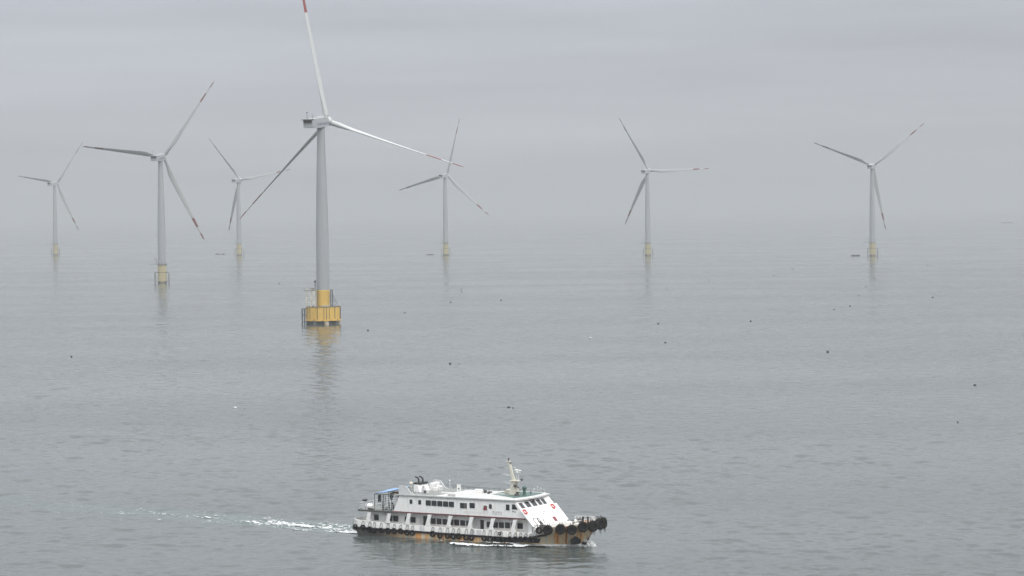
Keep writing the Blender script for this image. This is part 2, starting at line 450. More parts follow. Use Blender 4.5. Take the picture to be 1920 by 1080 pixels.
    mx.inputs['A'].default_value = (0.056, 0.068, 0.067, 1); mx.inputs['B'].default_value = (0.10, 0.145, 0.135, 1)
    L.new(wk2, mx.inputs['Factor']); L.new(mx.outputs['Result'], bs.inputs['Base Color'])
    me.materials.append(m)
    o = bpy.data.objects.new('sea', me); C.objects.link(o)
    tag(o, kind='structure')
build_sea()

# ---------------------------------------------------------------- haze: one closed box of even air round camera and scene
def build_haze():
    b = MB().box((-45000, -45000, -3.5), (45000, 45000, 176.0))
    m = bpy.data.materials.new('sea_haze'); m.use_nodes = True
    n, l = m.node_tree.nodes, m.node_tree.links; n.clear()
    out = n.new('ShaderNodeOutputMaterial'); pv = n.new('ShaderNodeVolumePrincipled')
    pv.inputs['Color'].default_value = (0.52, 0.537, 0.552, 1)
    pv.inputs['Density'].default_value = 1.45e-4
    pv.inputs['Anisotropy'].default_value = 0.0
    l.new(pv.outputs[0], out.inputs['Volume'])
    o = b.build('haze', m); tag(o, kind='stuff')
build_haze()

# ---------------------------------------------------------------- wind turbines
BLADE_R = 68.7
def blade_mesh():
    b = MB()
    st = [0.0, 0.03, 0.07, 0.12, 0.18, 0.25, 0.35, 0.45, 0.55, 0.65, 0.73, 0.7301, 0.79, 0.84, 0.8401, 0.92, 0.9201, 0.97, 0.995, 1.0]
    red = lambda t: (0.73 < t < 0.84) or t > 0.92
    n = 14; rings = []
    for t in st:
        r = 1.2 + t * (BLADE_R - 1.2)
        if t < 0.07: ch, th = 2.5, 2.5
        elif t < 0.2:
            u = (t - 0.07) / 0.13; u = u * u * (3 - 2 * u); ch = 2.5 + 1.9 * u; th = 2.5 - 1.35 * u
        else:
            u = (t - 0.2) / 0.8; ch = 4.4 * (1 - u) ** 0.9 + 0.85 * u; th = ch * (0.28 - 0.13 * u)
        th = max(th, 0.5)
        if t >= 0.995: ch *= 0.5; th *= 0.5
        tw = R(14) * (1 - t) ** 2
        bend = 3.4 * t * t                                 # prebend away from the tower
        sweep = 0.0
        ring = []
        airf = min(1, max(0, (t - 0.05) / 0.15))
        for k in range(n):
            a = 2 * math.pi * k / n
            x = math.cos(a); y = math.sin(a)
            cx = ch * (0.5 * x + 0.18 * airf)
            yy = y * (1 - airf * 0.55 * (x * 0.5 + 0.5)) * th * 0.5
            cxx = cx * math.cos(tw) - yy * math.sin(tw); yyy = cx * math.sin(tw) + yy * math.cos(tw)
            ring.append((r, cxx, yyy + 0))
        rings.append((t, ring, bend))
    # local frame: x radial, y chord, z thickness; bend is added after pitch, see place
    for i in range(len(rings) - 1):
        t0, r0, _ = rings[i]; t1, r1, _ = rings[i + 1]
        b.cur = 1 if red((t0 + t1) / 2) else 0
        b.add(r0 + r1, [(k, (k + 1) % n, n + (k + 1) % n, n + k) for k in range(n)])
    b.cur = 0; b.add(rings[0][1], [tuple(range(n))]); b.cur = 1; b.add(rings[-1][1], [tuple(range(n))])
    return b, rings

def blade_final(PITCH):
    b, rings = blade_mesh()
    c, s = math.cos(PITCH), math.sin(PITCH)
    out = []
    for (x, y, z) in b.v:
        t = (x - 1.2) / (BLADE_R - 1.2)
        yy = y * c - z * s; zz = y * s + z * c
        out.append((x, yy, zz + 3.4 * t * t))             # z = along rotor axis, upwind
    b.v = out
    import bmesh
    me = bpy.data.meshes.new('blade'); me.from_pydata(b.v, [], b.f)
    me.materials.append(M['blade']); me.materials.append(M['blade_red'])
    me.polygons.foreach_set('material_index', b.mi)
    bm = bmesh.new(); bm.from_mesh(me); bmesh.ops.remove_doubles(bm, verts=bm.verts, dist=1e-4)
    bmesh.ops.recalc_face_normals(bm, faces=bm.faces); bm.to_mesh(me); bm.free()
    me.polygons.foreach_set('use_smooth', [True] * len(me.polygons)); me.update()
    return me

me_blade_parked = blade_final(R(83)); me_blade = blade_final(R(-38)); me_blade.materials[0] = M['blade_shaded']; me_blade_parked.materials[1] = M['blade_red_sunlit']
HUBZ = 93.5
prof = [(2.95, 14.2), (2.95, 28), (2.88, 42), (2.6, 56), (2.3, 68), (2.0, 79), (1.75, 91.3)]
# tower rings keep faint flange lines
tb = MB().lathe(prof, 40)
me_tower = tb.mesh('tower', M['tower'], True)
me_flanges = [MB().lathe([(r + 0.02, z - 0.15), (r + 0.02, z + 0.15)], 32).mesh('flange', M['tower'], True) for z, r in ((36, 2.915), (60, 2.5))]
# nacelle (local +Y = upwind towards the rotor, seen from behind)
nb = MB()
hw, y0, y1, zb, zt = 2.3, -12.4, 2.6, -2.0, 2.0
nb.prism([(y0, zb + 0.35), (y0, zt - 0.1), (y0 + 0.4, zt), (y1, zt + 0.15), (y1 + 0.9, zt - 0.5), (y1 + 0.9, zb + 0.3), (y1, zb - 0.25), (-7.5, zb - 0.15)], -hw, hw, 'yz')
me_nacelle = nb.mesh('nacelle', M['nacelle'])
v = MB(); v.box((-hw + 0.35, y0 - 0.5, 0.55), (hw - 0.25, y0 - 0.003, 1.75)); me_vent = v.mesh('vent', M['black'])
hd = MB().box((-hw - 0.3, y0 - 1.0, 1.78), (hw + 0.3, y0 + 1.6, 2.12)); me_hood = hd.mesh('vent_hood', M['dark'])
sl = MB()
sl.box((hw + 0.003, 0, 0), (hw + 0.05, 4.0, 0.2)); me_louvre = sl.mesh('slat', M['nacelle'])
rl = MB()
for x in (-1.9, 1.9):
    rl.tube((x, y0 + 2, 3.3), (x, -0.5, 3.3), 0.05)
    for yq in np.linspace(y0 + 2, -0.5, 6): rl.tube((x, yq, 2.0), (x, yq, 3.3), 0.05)
me_rail = rl.mesh('roof_railing', M['nacelle'])
me_wm2 = MB().tube((1.2, y0 + 2.4, 2.0), (1.2, y0 + 2.4, 4.4), 0.07).mesh('lightning_rod', M['dark'])
ms = MB().tube((-1.4, y0 + 2.4, 2.0), (-1.4, y0 + 2.4, 5.0), 0.09).box((-1.65, y0 + 2.15, 4.8), (-1.15, y0 + 2.65, 5.25))
me_windmast = ms.mesh('wind_sensor_mast', M['dark'])
bxs = MB().box((-0.7, -3.2, 2.02), (0.7, -1.2, 2.75)); me_hatch2 = MB().box((-1.2, 0.4, 2.1), (0.9, 2.0, 2.7)).mesh('roof_hatch', M['grey_white'])
me_hatch = bxs.mesh('roof_hatch', M['grey_white'])
hub_p = [(0.3, -2.9), (1.7, -2.6), (2.15, -1.4), (2.2, 0.4), (1.9, 1.6), (1.2, 2.4), (0.25, 2.75)]
me_hub = MB().lathe(hub_p, 28).mesh('hub', M['blade'], True)     # local z = axis
sb = MB()
for k in range(3):
    t = 2 * math.pi * k / 3; d = Vector((math.cos(t), math.sin(t), 0))
    sb.tube(d * 1.4, d * 2.7, 1.36, 1.33, 20)
me_root = sb.mesh('blade_bearing', M['tower'], True)
shf = MB().tube((0, 2.4, 0), (0, 4.0, 0.12), 1.5, 1.5, 20); me_shaft = shf.mesh('shaft_collar', M['dark'], True)

def glyph(mb, u0, w0, size, strokes, f):
    for (a, b_, c_, d_) in strokes: mb.add(*f(u0 + a * size, w0 + b_ * size, u0 + c_ * size, w0 + d_ * size))
GL = [[(0, 0, .16, 1), (.16, .84, .8, 1), (.16, .42, .7, .56), (.16, 0, .8, .14)],
      [(.1, .3, .9, .42), (.1, .72, .9, .84), (.1, .3, .22, .84), (.78, .3, .9, .84), (.43, 0, .57, 1)],
      [(0, .8, .9, .92), (0, .44, .9, .56), (.38, .1, .52, .8), (0, 0, .9, .12)],
      [(0, 0, .15, .9), (.15, .75, .75, .9), (.75, 0, .9, .9)],
      [(0, 0, .15, .9), (.15, 0, .75, .14), (.75, 0, .9, .9)],
      [(0, .1, .14, .9), (.14, .76, .8, .9), (.14, .1, .8, .24), (.3, .42, .62, .58)]]
def letters(side_x, ys, z, size, seq, gap=1.25):
    out = []
    def f(u0, w0, u1, w1):
        x0, x1 = side_x, side_x + 0.05
        t = MB().box((x0, u0, w0), (x1, u1, w1)); return t.v, t.f
    y = ys
    for g in seq:
        mb = MB(); glyph(mb, y, z, size, GL[g], f); y += size * gap; out.append(mb)
    return out

def base_parts_monopile():
    P = []
    P.append(('pile', MB().lathe([(3.25, -3), (3.25, 13.7)], 32).mesh('pile', M['pile_yellow'], True)))
    P.append(('splash_band', MB().lathe([(3.27, -3), (3.27, 1.5)], 32).mesh('splash_band', M['pile_dark'], True)))
    pl = MB().lathe([(3.9, 13.7), (4.0, 14.2)], 28); pl.box((-8.6, -1.2, 13.75), (-3.2, 1.2, 14.15))
    P.append(('platform', pl.mesh('platform', M['plat'])))
    rl = MB(); nn = 20
    for k in range(nn):
        t = 2 * math.pi * k / nn; t2 = 2 * math.pi * (k + 1) / nn
        a = Vector((3.9 * math.cos(t), 3.9 * math.sin(t), 14.2)); b = Vector((3.9 * math.cos(t2), 3.9 * math.sin(t2), 14.2))
        rl.tube(a, a + Vector((0, 0, 1.2)), 0.05, n=5)
        for h in (0.65, 1.2): rl.tube(a + Vector((0, 0, h)), b + Vector((0, 0, h)), 0.04, n=5)
    for y in (-1.2, 1.2):
        rl.tube((-8.6, y, 15.3), (-4, y, 15.3), 0.05, n=5)
        for x in (-8.6, -7, -5.4): rl.tube((x, y, 14.1), (x, y, 15.3), 0.05, n=5)
    P.append(('railing', rl.mesh('railing', M['plat'])))
    cr = MB().tube((-3.9, -1.6, 14.1), (-3.9, -1.6, 17.2), 0.28).tube((-3.9, -1.6, 17.2), (-5.6, -1.6, 19.6), 0.2).tube((-3.9, -1.6, 15.8), (-4.9, -1.6, 18.4), 0.1)
    P.append(('crane', cr.mesh('crane', M['plat'], True)))
    for sx in (-1, 1):
        fr = MB()
        for dy in (-0.9, 0.9):
            fr.path([(sx * 5.2, dy - 1.2, -3), (sx * 5.2, dy - 1.2, 7.4), (sx * 4.7, dy - 1.2, 8.1), (sx * 3.2, dy - 1.2, 8.1)], 0.28, 8)
        for z in np.arange(0.6, 7.6, 0.7): fr.tube((sx * 5.2, -2.1, z), (sx * 5.2, -0.3, z), 0.07, n=5)
        for z in (1.5, 4.6): fr.tube((sx * 5.2, -1.2, z), (sx * 3.0, -1.2, z), 0.18, n=6)
        P.append(('boat_landing', fr.mesh('boat_landing', M['cage'], True)))
    P.append(('ring_collar', MB().lathe([(3.4, 7.85), (3.4, 8.25)], 32).mesh('ring_collar', M['dark'], True)))
    for t in (-100, -85, -62):
        cb = MB(); a = R(t); cb.tube((3.4 * math.cos(a), 3.4 * math.sin(a), -3), (3.4 * math.cos(a), 3.4 * math.sin(a), 13.6), 0.16, n=6)
        P.append(('cable_pipe', cb.mesh('cable_pipe', M['pile_yellow'], True)))
    return P
mono = base_parts_monopile()

TURB = [  # base x, base y, yaw, rotor phase, hub height, label
    (-85.8, 1137.6, 23.7, -19.2, 91.7, 'closest wind turbine, on a wide bright yellow platform, one red-tipped blade pointing right', True),
    (-260.1, 1864.3, 16.0, 53.0, 93.5, 'second largest wind turbine, on a pale yellow pile, with one blade reaching far out left', False),
    (-604.0, 3320.9, 26.0, 51.5, 94.5, 'faint hazy wind turbine farthest left, its tip touching the next turbine\'s blade tip', False),
    (-339.7, 3126.3, 21.6, 129.9, 93.3, 'hazy wind turbine between the two biggest ones, seen just left of the closest tower', False),
    (-77.5, 2953.6, 22.8, 75.1, 93.8, 'hazy wind turbine whose upright blade passes behind the closest turbine\'s red blade tip', False),
    (150.6, 2769.1, 24.1, 120.8, 93.3, 'hazy wind turbine with one blade pointing level right, standing right of the photo\'s middle', False),
    (375.4, 2607.0, 20.2, 38.7, 93.3, 'wind turbine farthest right, two blades raised in a wide V, small boat beside it', False)]

def turbine(i, bx, by, yaw, ph, hz, label, big):
    root = empty('wind_turbine', Matrix.Translation((bx, by, 0)))
    tag(root, label, 'wind turbine', 'wind turbines standing in the sea')
    yw, ti = R(yaw), R(5.7)
    link('tower', me_tower, root, Matrix.Diagonal((1, 1, (hz - 2.2) / 91.3, 1)))
    if i < 2:
        for mf_ in me_flanges: link('flange', mf_, root)
    zax = Vector((math.sin(yw) * math.cos(ti), math.cos(yw) * math.cos(ti), math.sin(ti)))
    right = Vector((math.cos(yw), -math.sin(yw), 0)); up = right.cross(zax)
    nac_y = zax; nac_z = up
    N = Matrix((right, nac_y, nac_z)).transposed().to_4x4(); N.translation = Vector((0, 0, hz))
    nac = link('nacelle', me_nacelle, root, N)
    link('vent', me_vent, nac); link('vent_hood', me_hood, nac); link('shaft_collar', me_shaft, nac)
    if i < 2:
        [link('slat', me_louvre, nac, Matrix.Translation((0, y0 + 1.2, -1.5 + q_ * 0.5))) for q_ in range(5)]
        link('roof_railing', me_rail, nac); link('wind_sensor_mast', me_windmast, nac); link('roof_hatch', me_hatch, nac); link('roof_hatch', me_hatch2, nac); link('lightning_rod', me_wm2, nac)
        lt = letters(hw + 0.004, -7.0, -1.25, 1.25, (0, 1, 2, 3, 4, 5, 3))
        for l_ in lt: l_.build('letter', M['blue_letter'], nac)
    else:
        link('wind_sensor_mast', me_windmast, nac)
    hubp = Vector((0, 0, hz)) + zax * 6.2
    # rotor frame: local x = right, y = up, z = axis (upwind); right-handed check handled by columns
    H = Matrix((right, up, zax)).transposed()
    if H.determinant() < 0: H = Matrix((right, up, -zax)).transposed()
    Hr = Matrix((right, up, right.cross(up))).transposed().to_4x4(); Hr.translation = hubp
    hub = link('hub', me_hub, root, Matrix.Translation(hubp) @ Matrix((right, zax.cross(right), zax)).transposed().to_4x4())
    cone = R(1.6)
    for k in range(3):
        a = R(ph) + k * 2 * math.pi / 3
        rad = right * math.cos(a) + up * math.sin(a)
        rdir = (rad * math.cos(cone) + zax * math.sin(cone)).normalized()
        ax = (zax - rdir * zax.dot(rdir)).normalized()
        yv = ax.cross(rdir)
        Bm = Matrix((rdir, yv, ax)).transposed().to_4x4(); Bm.translation = hubp
        bl = link('blade', me_blade_parked if big else me_blade, root, Bm)
    Sb = Matrix.Translation(hubp) @ Matrix((right, zax.cross(right), zax)).transposed().to_4x4()
    # blade bearings follow the rotor phase
    q = right * math.cos(R(ph)) + up * math.sin(R(ph))
    link('blade_bearing', me_root, root, Matrix.Translation(hubp) @ Matrix((q, zax.cross(q), zax)).transposed().to_4x4())
    if not big:
        for nm, me in mono: link(nm, me, root)
    return root

roots = []
for i, t in enumerate(TURB): roots.append(turbine(i, *t))

def big_base(root):
    MB().lathe([(2.98, 8.0), (2.98, 14.9), (3.05, 15.3), (2.96, 15.6)], 36).build('transition_piece', M['yellow'], root, True)
    n = 12
    pts = [(7.9 * math.cos(2 * math.pi * (k + .5) / n), 7.9 * math.sin(2 * math.pi * (k + .5) / n)) for k in range(n)]
    MB().prism(pts, 1.9, 8.0, 'xy').build('pile_cap', M['yellow'], root)
    ribs = MB()
    for k in range(n):
        p = pts[k]; d = Vector((p[0], p[1], 0)).normalized()
        ribs.tube((p[0] + d.x * .06, p[1] + d.y * .06, 2.5), (p[0] + d.x * .06, p[1] + d.y * .06, 8.05), 0.12, n=6)
    for k in range(n):
        a, b = pts[k], pts[(k + 1) % n]
        for u in (0.33, 0.7):
            if (k * 7 + int(u * 10)) % 3: continue
            x, y = a[0] + (b[0] - a[0]) * u, a[1] + (b[1] - a[1]) * u
            ribs.tube((x * 1.01, y * 1.01, 2.5), (x * 1.01, y * 1.01, 8.0), 0.10, n=5)
    ribs.build_each('stiffener', M['dark'], root)
    MB().prism([(x * 1.02, y * 1.02) for x, y in pts], 7.99, 8.14, 'xy').build('cap_rim', M['dark'], root)
    MB().prism([(x * 1.03, y * 1.03) for x, y in pts], 1.75, 2.1, 'xy').build('cap_lower_rim', M['yellow'], root)
    for k in range(8):
        t = 2 * math.pi * (k + .35) / 8
        x, y = 6.6 * math.cos(t), 6.6 * math.sin(t)
        MB().tube((x * 1.1, y * 1.1, -3), (x, y, 2.3), 1.15, 1.15, 16).build('pile', M['rust_pale'] if k % 3 == 0 else M['pile_dark'], root, True)
    MB().lathe([(6.4, -3), (6.4, 1.9)], 24).build('cable_caisson', M['pile_dark'], root, True)
    fen = MB()
    for k in range(10):
        t = R(-165 + k * 15); x, y = 8.05 * math.cos(t), 8.05 * math.sin(t)
        if k in (2, 3, 5, 7): fen.tube((x * .99, y * .99, -2), (x * .99, y * .99, 2.4), 0.13, n=6)
    fen.build_each('brace', M['pile_dark'], root)
    # stair and scaffold tower on the left, off the flank of the tower
    sc = MB()
    x0, x1, y0_, y1_ = -7.4, -3.4, -3.6, -0.8
    for x in (x0, (x0 + x1) / 2, x1):
        for y in (y0_, y1_): sc.tube((x, y, 8.1), (x, y, 16.2), 0.20, n=6)
    for z in (10.1, 12.1, 14.1, 16.1):
        for y in (y0_, y1_): sc.tube((x0, y, z), (x1, y, z), 0.14, n=5)
        for x in (x0, x1): sc.tube((x, y0_, z), (x, y1_, z), 0.08, n=5)
    for j, z in enumerate((8.1, 10.1, 12.1, 14.1)):
        xa, xb = ((x0 + 1.9, x1) if j % 2 == 0 else (x1, x0 + 1.9))
        sc.tube((xa, y0_, z), (xb, y0_, z + 2), 0.18, n=5); sc.tube((xa, y0_, z + 1.0), (xb, y0_, z + 3.0 if z < 14 else z + 2.3), 0.09, n=5); sc.tube((xa, y0_ + .9, z), (xb, y0_ + .9, z + 2), 0.1, n=5)
        for u in np.linspace(0.1, 0.9, 6):
            xx = xa + (xb - xa) * u; sc.box((xx - .14, y0_, z + 2 * u - .04), (xx + .14, y0_ + .9, z + 2 * u + .03))
    sc.build('stair_tower', M['cream'], root)
    top = MB().box((x0 - 1.0, y0_ - .2, 15.5), (x1 + .3, y1_ + .3, 15.7)); top.tube((x0 - 1.0, y0_, 15.7), (x0 - 1.0, y0_, 16.6), .07).tube((x0 - 1, y0_, 16.6), (x1, y0_, 16.6), .06).box((x0 + 1.6, y0_, 15.7), (x1 - .3, y1_, 16.5))
    top.build('stair_landing', M['dark'], root)
    nv = MB().tube((-3.3, -3.3, 8.1), (-3.3, -3.3, 19.2), 0.16).ball((-3.3, -3.3, 19.6), 0.62, 12).ball((-3.3, -3.3, 17.9), 0.42, 10, 0.6)
    nv.build('navigation_light', M['pile_dark'], root, True)
    ld = MB()
    for x in (3.6, 4.4): ld.tube((x, -2.2, 8.1), (x, -2.2, 15.9), 0.22, n=6)
    for z in np.arange(8.6, 15.9, 0.6): ld.tube((3.6, -2.2, z), (4.4, -2.2, z), 0.06, n=5)
    ld.tube((4.5, -2.2, 13.4), (7.0, -1.8, 8.2), 0.12, n=6).tube((4.5, -2.2, 11.2), (6.0, -1.8, 8.2), 0.10, n=6)
    ld.build('ladder', M['dark'], root)
    rl = MB(); nn = 24
    for k in range(nn):
        t = 2 * math.pi * k / nn; t2 = 2 * math.pi * (k + 1) / nn
        if math.sin(t) < -0.3 and abs(math.cos(t)) < .85: continue
        a = Vector((7.6 * math.cos(t), 7.6 * math.sin(t), 8.1)); b = Vector((7.6 * math.cos(t2), 7.6 * math.sin(t2), 8.1))
        rl.tube(a, a + Vector((0, 0, 1.1)), 0.05, n=5); rl.tube(a + Vector((0, 0, 1.1)), b + Vector((0, 0, 1.1)), 0.045, n=5)
    rl.build('railing', M['cream'], root)
    bl = MB()
    for y in (-1.4, 0.6):
        for x in (-9.6, -8.5): bl.tube((x, y, -3), (x, y, 7.2), 0.2, n=7)
        for z in (1.2, 4.3, 7.2): bl.tube((-9.6, y, z), (-7.6, y, z), 0.16, n=6)
    for z in np.arange(0.4, 7, 0.7): bl.tube((-9.6, -1.4, z), (-9.6, 0.6, z), 0.08, n=5)
    bl.build('boat_landing', M['pile_dark'], root)
    MB().box((-0.5, -3.6, 8.15), (3.2, -2.9, 8.9)).build('deck_box', M['pile_yellow'], root)
big_base(roots[0])

# ---------------------------------------------------------------- ferry
ferry = empty('ferry', SHIP)
tag(ferry, 'rusty white two-deck passenger ferry with blue stern awning and tyres hung along its side', 'ferry')
PC = -0.2                                          # centreline

# name, deck edge (s, half breadth), waterline (s, half breadth)
ST = [((-7.8, 3.4), (-7.2, 3.2)), ((-7.45, 4.3), (-6.95, 4.0)), ((-6.7, 4.72), (-6.2, 4.5)), ((-5, 4.8), (-4.6, 4.7)), ((-2, 4.8), (-2, 4.75)),
      ((4, 4.8), (4, 4.8)), ((9, 4.8), (9, 4.8)), ((14, 4.8), (14, 4.8)), ((19, 4.8), (18.5, 4.75)), ((23, 4.8), (22, 4.6)), ((25.2, 4.8), (24.2, 4.2)),
      ((26.6, 4.8), (25.7, 3.7)), ((28, 4.65), (27, 3.0)), ((29.5, 4.3), (28.3, 2.2)), ((31, 3.6), (29.5, 1.4)), ((32.4, 2.6), (30.4, 0.8)), ((33.4, 1.5), (31.0, 0.35)), ((33.9, 0.05), (31.3, 0.03))]
def zmid(s): return float(np.interp(s, [-8, 24.5, 27.5, 34], [1.12, 1.12, 1.9, 2.2]))
def ztop(s): return float(np.interp(s, [-8, -4, 0, 9, 16, 25.4, 26.2, 28, 34], [2.42, 2.22, 2.09, 2.08, 2.18, 2.05, 2.75, 3.05, 3.6]))
def hullpt(i, z, inset=0.0):
    (sd_, bd), (sw, bw) = ST[i]
    zd = ztop(sd_) if sd_ > 24.5 else 1.12
    t = min(1.0, max(0.0, z / zd))
    if z < 0: return sw - 0.0, max(0.02, bw * (1 + z * 0.12)), z
    s = sw + (sd_ - sw) * t ** 0.8; b = bw + (bd - bw) * t ** 0.7
    return s - (inset if i >= len(ST) - 2 else 0), max(0.02, b - inset), z

def shell(levels_fn, inset=0.0):
    n = len(ST); rows = []
    for i in range(n):
        zs = levels_fn(ST[i][0][0])
        rows.append([hullpt(i, z, inset) for z in zs])
    return rows
def loft(mb, rows, close_ends=True, capdeck=False, capbot=False):
    L = len(rows[0]); n = len(rows)
    for sgn in (-1, 1):
        vs = [(s, PC + sgn * b, z) for r in rows for (s, b, z) in r]
        fs = [(i * L + j, (i + 1) * L + j, (i + 1) * L + j + 1, i * L + j + 1) for i in range(n - 1) for j in range(L - 1)]
        mb.add(vs, fs)
    r0 = rows[0]
    if close_ends:
        vs = [(s, PC - b, z) for s, b, z in r0] + [(s, PC + b, z) for s, b, z in r0]
        mb.add(vs, [(j, j + 1, L + j + 1, L + j) for j in range(L - 1)])
    for idx, on in ((L - 1, capdeck), (0, capbot)):
        if on:
            vs = [(r[idx][0], PC - r[idx][1], r[idx][2]) for r in rows] + [(r[idx][0], PC + r[idx][1], r[idx][2]) for r in rows]
            mb.add(vs, [(i, i + 1, n + i + 1, n + i) for i in range(n - 1)])
hm = MB(); loft(hm, shell(lambda s: [-1.4, -0.5, 0, 0.35, 0.75, zmid(s)]), capdeck=True, capbot=True)
hull = hm.build('hull', M['hull'], ferry, True)
# bulwark: outer skin, cap, inner skin
bwm = MB()
outer = shell(lambda s: [zmid(s) + 0.004, (zmid(s) + ztop(s)) / 2, ztop(s)]); inner = shell(lambda s: [zmid(s) + 0.004, (zmid(s) + ztop(s)) / 2, ztop(s)], 0.14)
loft(bwm, outer); loft(bwm, inner)
n_ = len(outer)
for sgn in (-1, 1):
    vs = [(r[2][0], PC + sgn * r[2][1], r[2][2]) for r in outer] + [(r[2][0], PC + sgn * r[2][1], r[2][2]) for r in inner]
    bwm.add(vs, [(i, i + 1, n_ + i + 1, n_ + i) for i in range(n_ - 1)])
for i_, f_ in enumerate(bwm.f):
    xm = sum(bwm.v[q][0] for q in f_) / len(f_)
    bwm.mi[i_] = 1 if xm > 26.3 else 0
bulwark = bwm.build('bulwark', [M['bulwark'], M['hull']], ferry, True)
# rubbing strake
for sgn in (-1, 1):
    pts = []; rs = MB()
    for i in range(1, 13):
        s, b, z = hullpt(i, zmid(ST[i][0][0]) - 0.02); pts.append((s, PC + sgn * (b + 0.10), z))
    for a, b in zip(pts[:-1], pts[1:]): rs.tube(a, b, 0.16, n=8)
    rs.build('rubbing_strake', M['rubber'], ferry, True)
# bulwark stays (vertical ribs visible as faint lines) and freeing ports
fp = MB()
for s in (5.6, 14.9, 16.0): fp.box((s - .45, PC - 4.815, 1.3), (s + .45, PC - 4.79, 2.02))
fp.build_each('bulwark_door', M['grey_white'], ferry)
st_ = MB()
for s in np.arange(-5.6, 25, 1.9): st_.box((s - .03, PC - 4.86, 1.2), (s + .03, PC - 4.79, 2.06))
st_.build_each('bulwark_rib', M['bulwark'], ferry)

# lower deckhouse (set in behind the posts)
lh = MB().prism([(-4.55, 1.13), (24.7, 1.13), (24.7, 3.82), (-4.75, 3.72)], -3.9, 3.5)
lh.build('lower_deckhouse', M['white'], ferry)
# front block of the superstructure, raked
FS = lambda z: 22.56 + 0.92 * (6.69 - z)
fb = MB().prism([(21.9, 6.66), (FS(6.66) - .12, 6.66), (FS(5.6) - .12, 5.6), (FS(2.9) - .12, 2.9), (FS(2.9) - .12, 1.7), (24.72, 1.7), (24.72, 4.0), (21.9, 4.0)], -4.9, 4.5)
fb.build('front_block', M['white'], ferry)
# upper deckhouse
uh = MB().prism([(0.36, 4.06), (21.88, 4.2), (21.88, 6.64), (1.45, 6.5)], -5.0, 4.6)
uh.build('upper_deckhouse', M['white'], ferry)
ufs = MB()
for y0q, y1q in ((-5.0, -4.905), (4.505, 4.6)): ufs.prism([(21.885, 4.2), (FS(4.2) - .3, 4.22), (FS(6.6) - .2, 6.64), (21.885, 6.64)], y0q, y1q)
ufs.build_each('bridge_side', M['white'], ferry)
MB().prism([(0.3, 3.90), (24.3, 4.06), (24.3, 4.195), (0.3, 4.05)], -5.04, 4.64).build('red_band', M['maroon'], ferry)
# raked front panel, wider than the house, with its screen wings
def slab_on_front(mb, y0, y1, z0, z1, off0, off1):
    """plate lying on the raked front between heights z0..z1, from off0 to off1 proud of it"""
    nrm = Vector((1, 0, 0.92)).normalized()
    vs = []
    for off in (off0, off1):
        for (y, z) in ((y0, z0), (y1, z0), (y1, z1), (y0, z1)):
            p = Vector((FS(z) - 0.12, y, z)) + nrm * off; vs.append(tuple(p))
    return mb.add(vs, [(3, 2, 1, 0), (4, 5, 6, 7), (0, 1, 5, 4), (1, 2, 6, 5), (2, 3, 7, 6), (3, 0, 4, 7)])
fpn = MB(); slab_on_front(fpn, -5.35, 4.95, 3.05, 5.40, 0.004, 0.10); fpn.build('front_screen', M['white'], ferry)
def plate_poly_on_front(mb, poly, off0, off1):
    nrm = Vector((1, 0, 0.92)).normalized(); n = len(poly); vs = []
    for off in (off0, off1):
        for (y, z) in poly: vs.append(tuple(Vector((FS(z) - 0.12, y, z)) + nrm * off))
    return mb.add(vs, [tuple(range(n - 1, -1, -1)), tuple(range(n, 2 * n))] + [(k, (k + 1) % n, n + (k + 1) % n, n + k) for k in range(n)])
for (ya, yb) in ((-4.62, -3.62), (-2.98, -1.78), (-1.26, -0.06), (0.42, 1.38), (1.76, 2.66)):
    fr = MB(); za, zb_ = 5.60, 6.34
    slab_on_front(fr, ya - .07, yb + .07, za - .06, zb_ + .06, 0.004, 0.045)
    w = fr.build('window', M['frame'], ferry)
    pn = MB(); slab_on_front(pn, ya, yb, za, zb_, 0.047, 0.06); pn.build('pane', M['pane'], w)
# side windows
blind_n = 1
M['blind'] = principled('dim_curtain', (0.13, 0.14, 0.145), 0.8)
def side_window(s0, s1, z0, z1, y, rnd=0.1, name='window', fr=0.05, pane=M['pane']):
    def rp(a0, a1, b0, b1, r):
        pts = []
        for cx, cz, t0 in ((a1 - r, b1 - r, 0), (a0 + r, b1 - r, 90), (a0 + r, b0 + r, 180), (a1 - r, b0 + r, 270)):
            for k in range(4): t = R(t0 + 30 * k); pts.append((cx + r * math.cos(t), cz + r * math.sin(t)))
        return pts
    f = MB().prism(rp(s0 - fr, s1 + fr, z0 - fr, z1 + fr, rnd + fr), y - 0.035, y - 0.004)
    w = f.build(name, M['frame'], ferry)
    MB().prism(rp(s0, s1, z0, z1, rnd), y - 0.05, y - 0.037).build('pane', pane, w)
    global blind_n
    blind_n = (blind_n * 5 + 3) % 7
    if s1 - s0 > .7 and blind_n in (0, 2, 3, 5):
        hh = (z1 - z0) * (.14 + .07 * (blind_n % 3))
        MB().box((s0 + .1, y - .058, z1 - .12 - hh), (s1 - .1, y - .051, z1 - .1)).build('blind', M['blind'], w)
    return w
for a, b, c, d in ((3.42, 3.92, 5.36, 6.02), (5.03, 5.54, 5.33, 6.02)): side_window(a, b, c, d, -5.0)
for k in range(5): a = 6.40 + k * 1.055; side_window(a, a + 0.94, 5.25, 6.06, -5.0)
wo = side_window(12.67, 13.9, 5.17, 5.97, -5.0, 0.03)
MB().box((13.35, -5.062, 5.2), (13.88, -5.051, 5.95)).build('sliding_sash', M['dark'], wo)
side_window(14.4, 15.33, 5.27, 6.07, -5.0)
side_window(17.87, 18.38, 5.36, 6.05, -5.0, 0.16)
wdoor = side_window(20.9, 21.52, 5.30, 6.15, -5.0, 0.05)
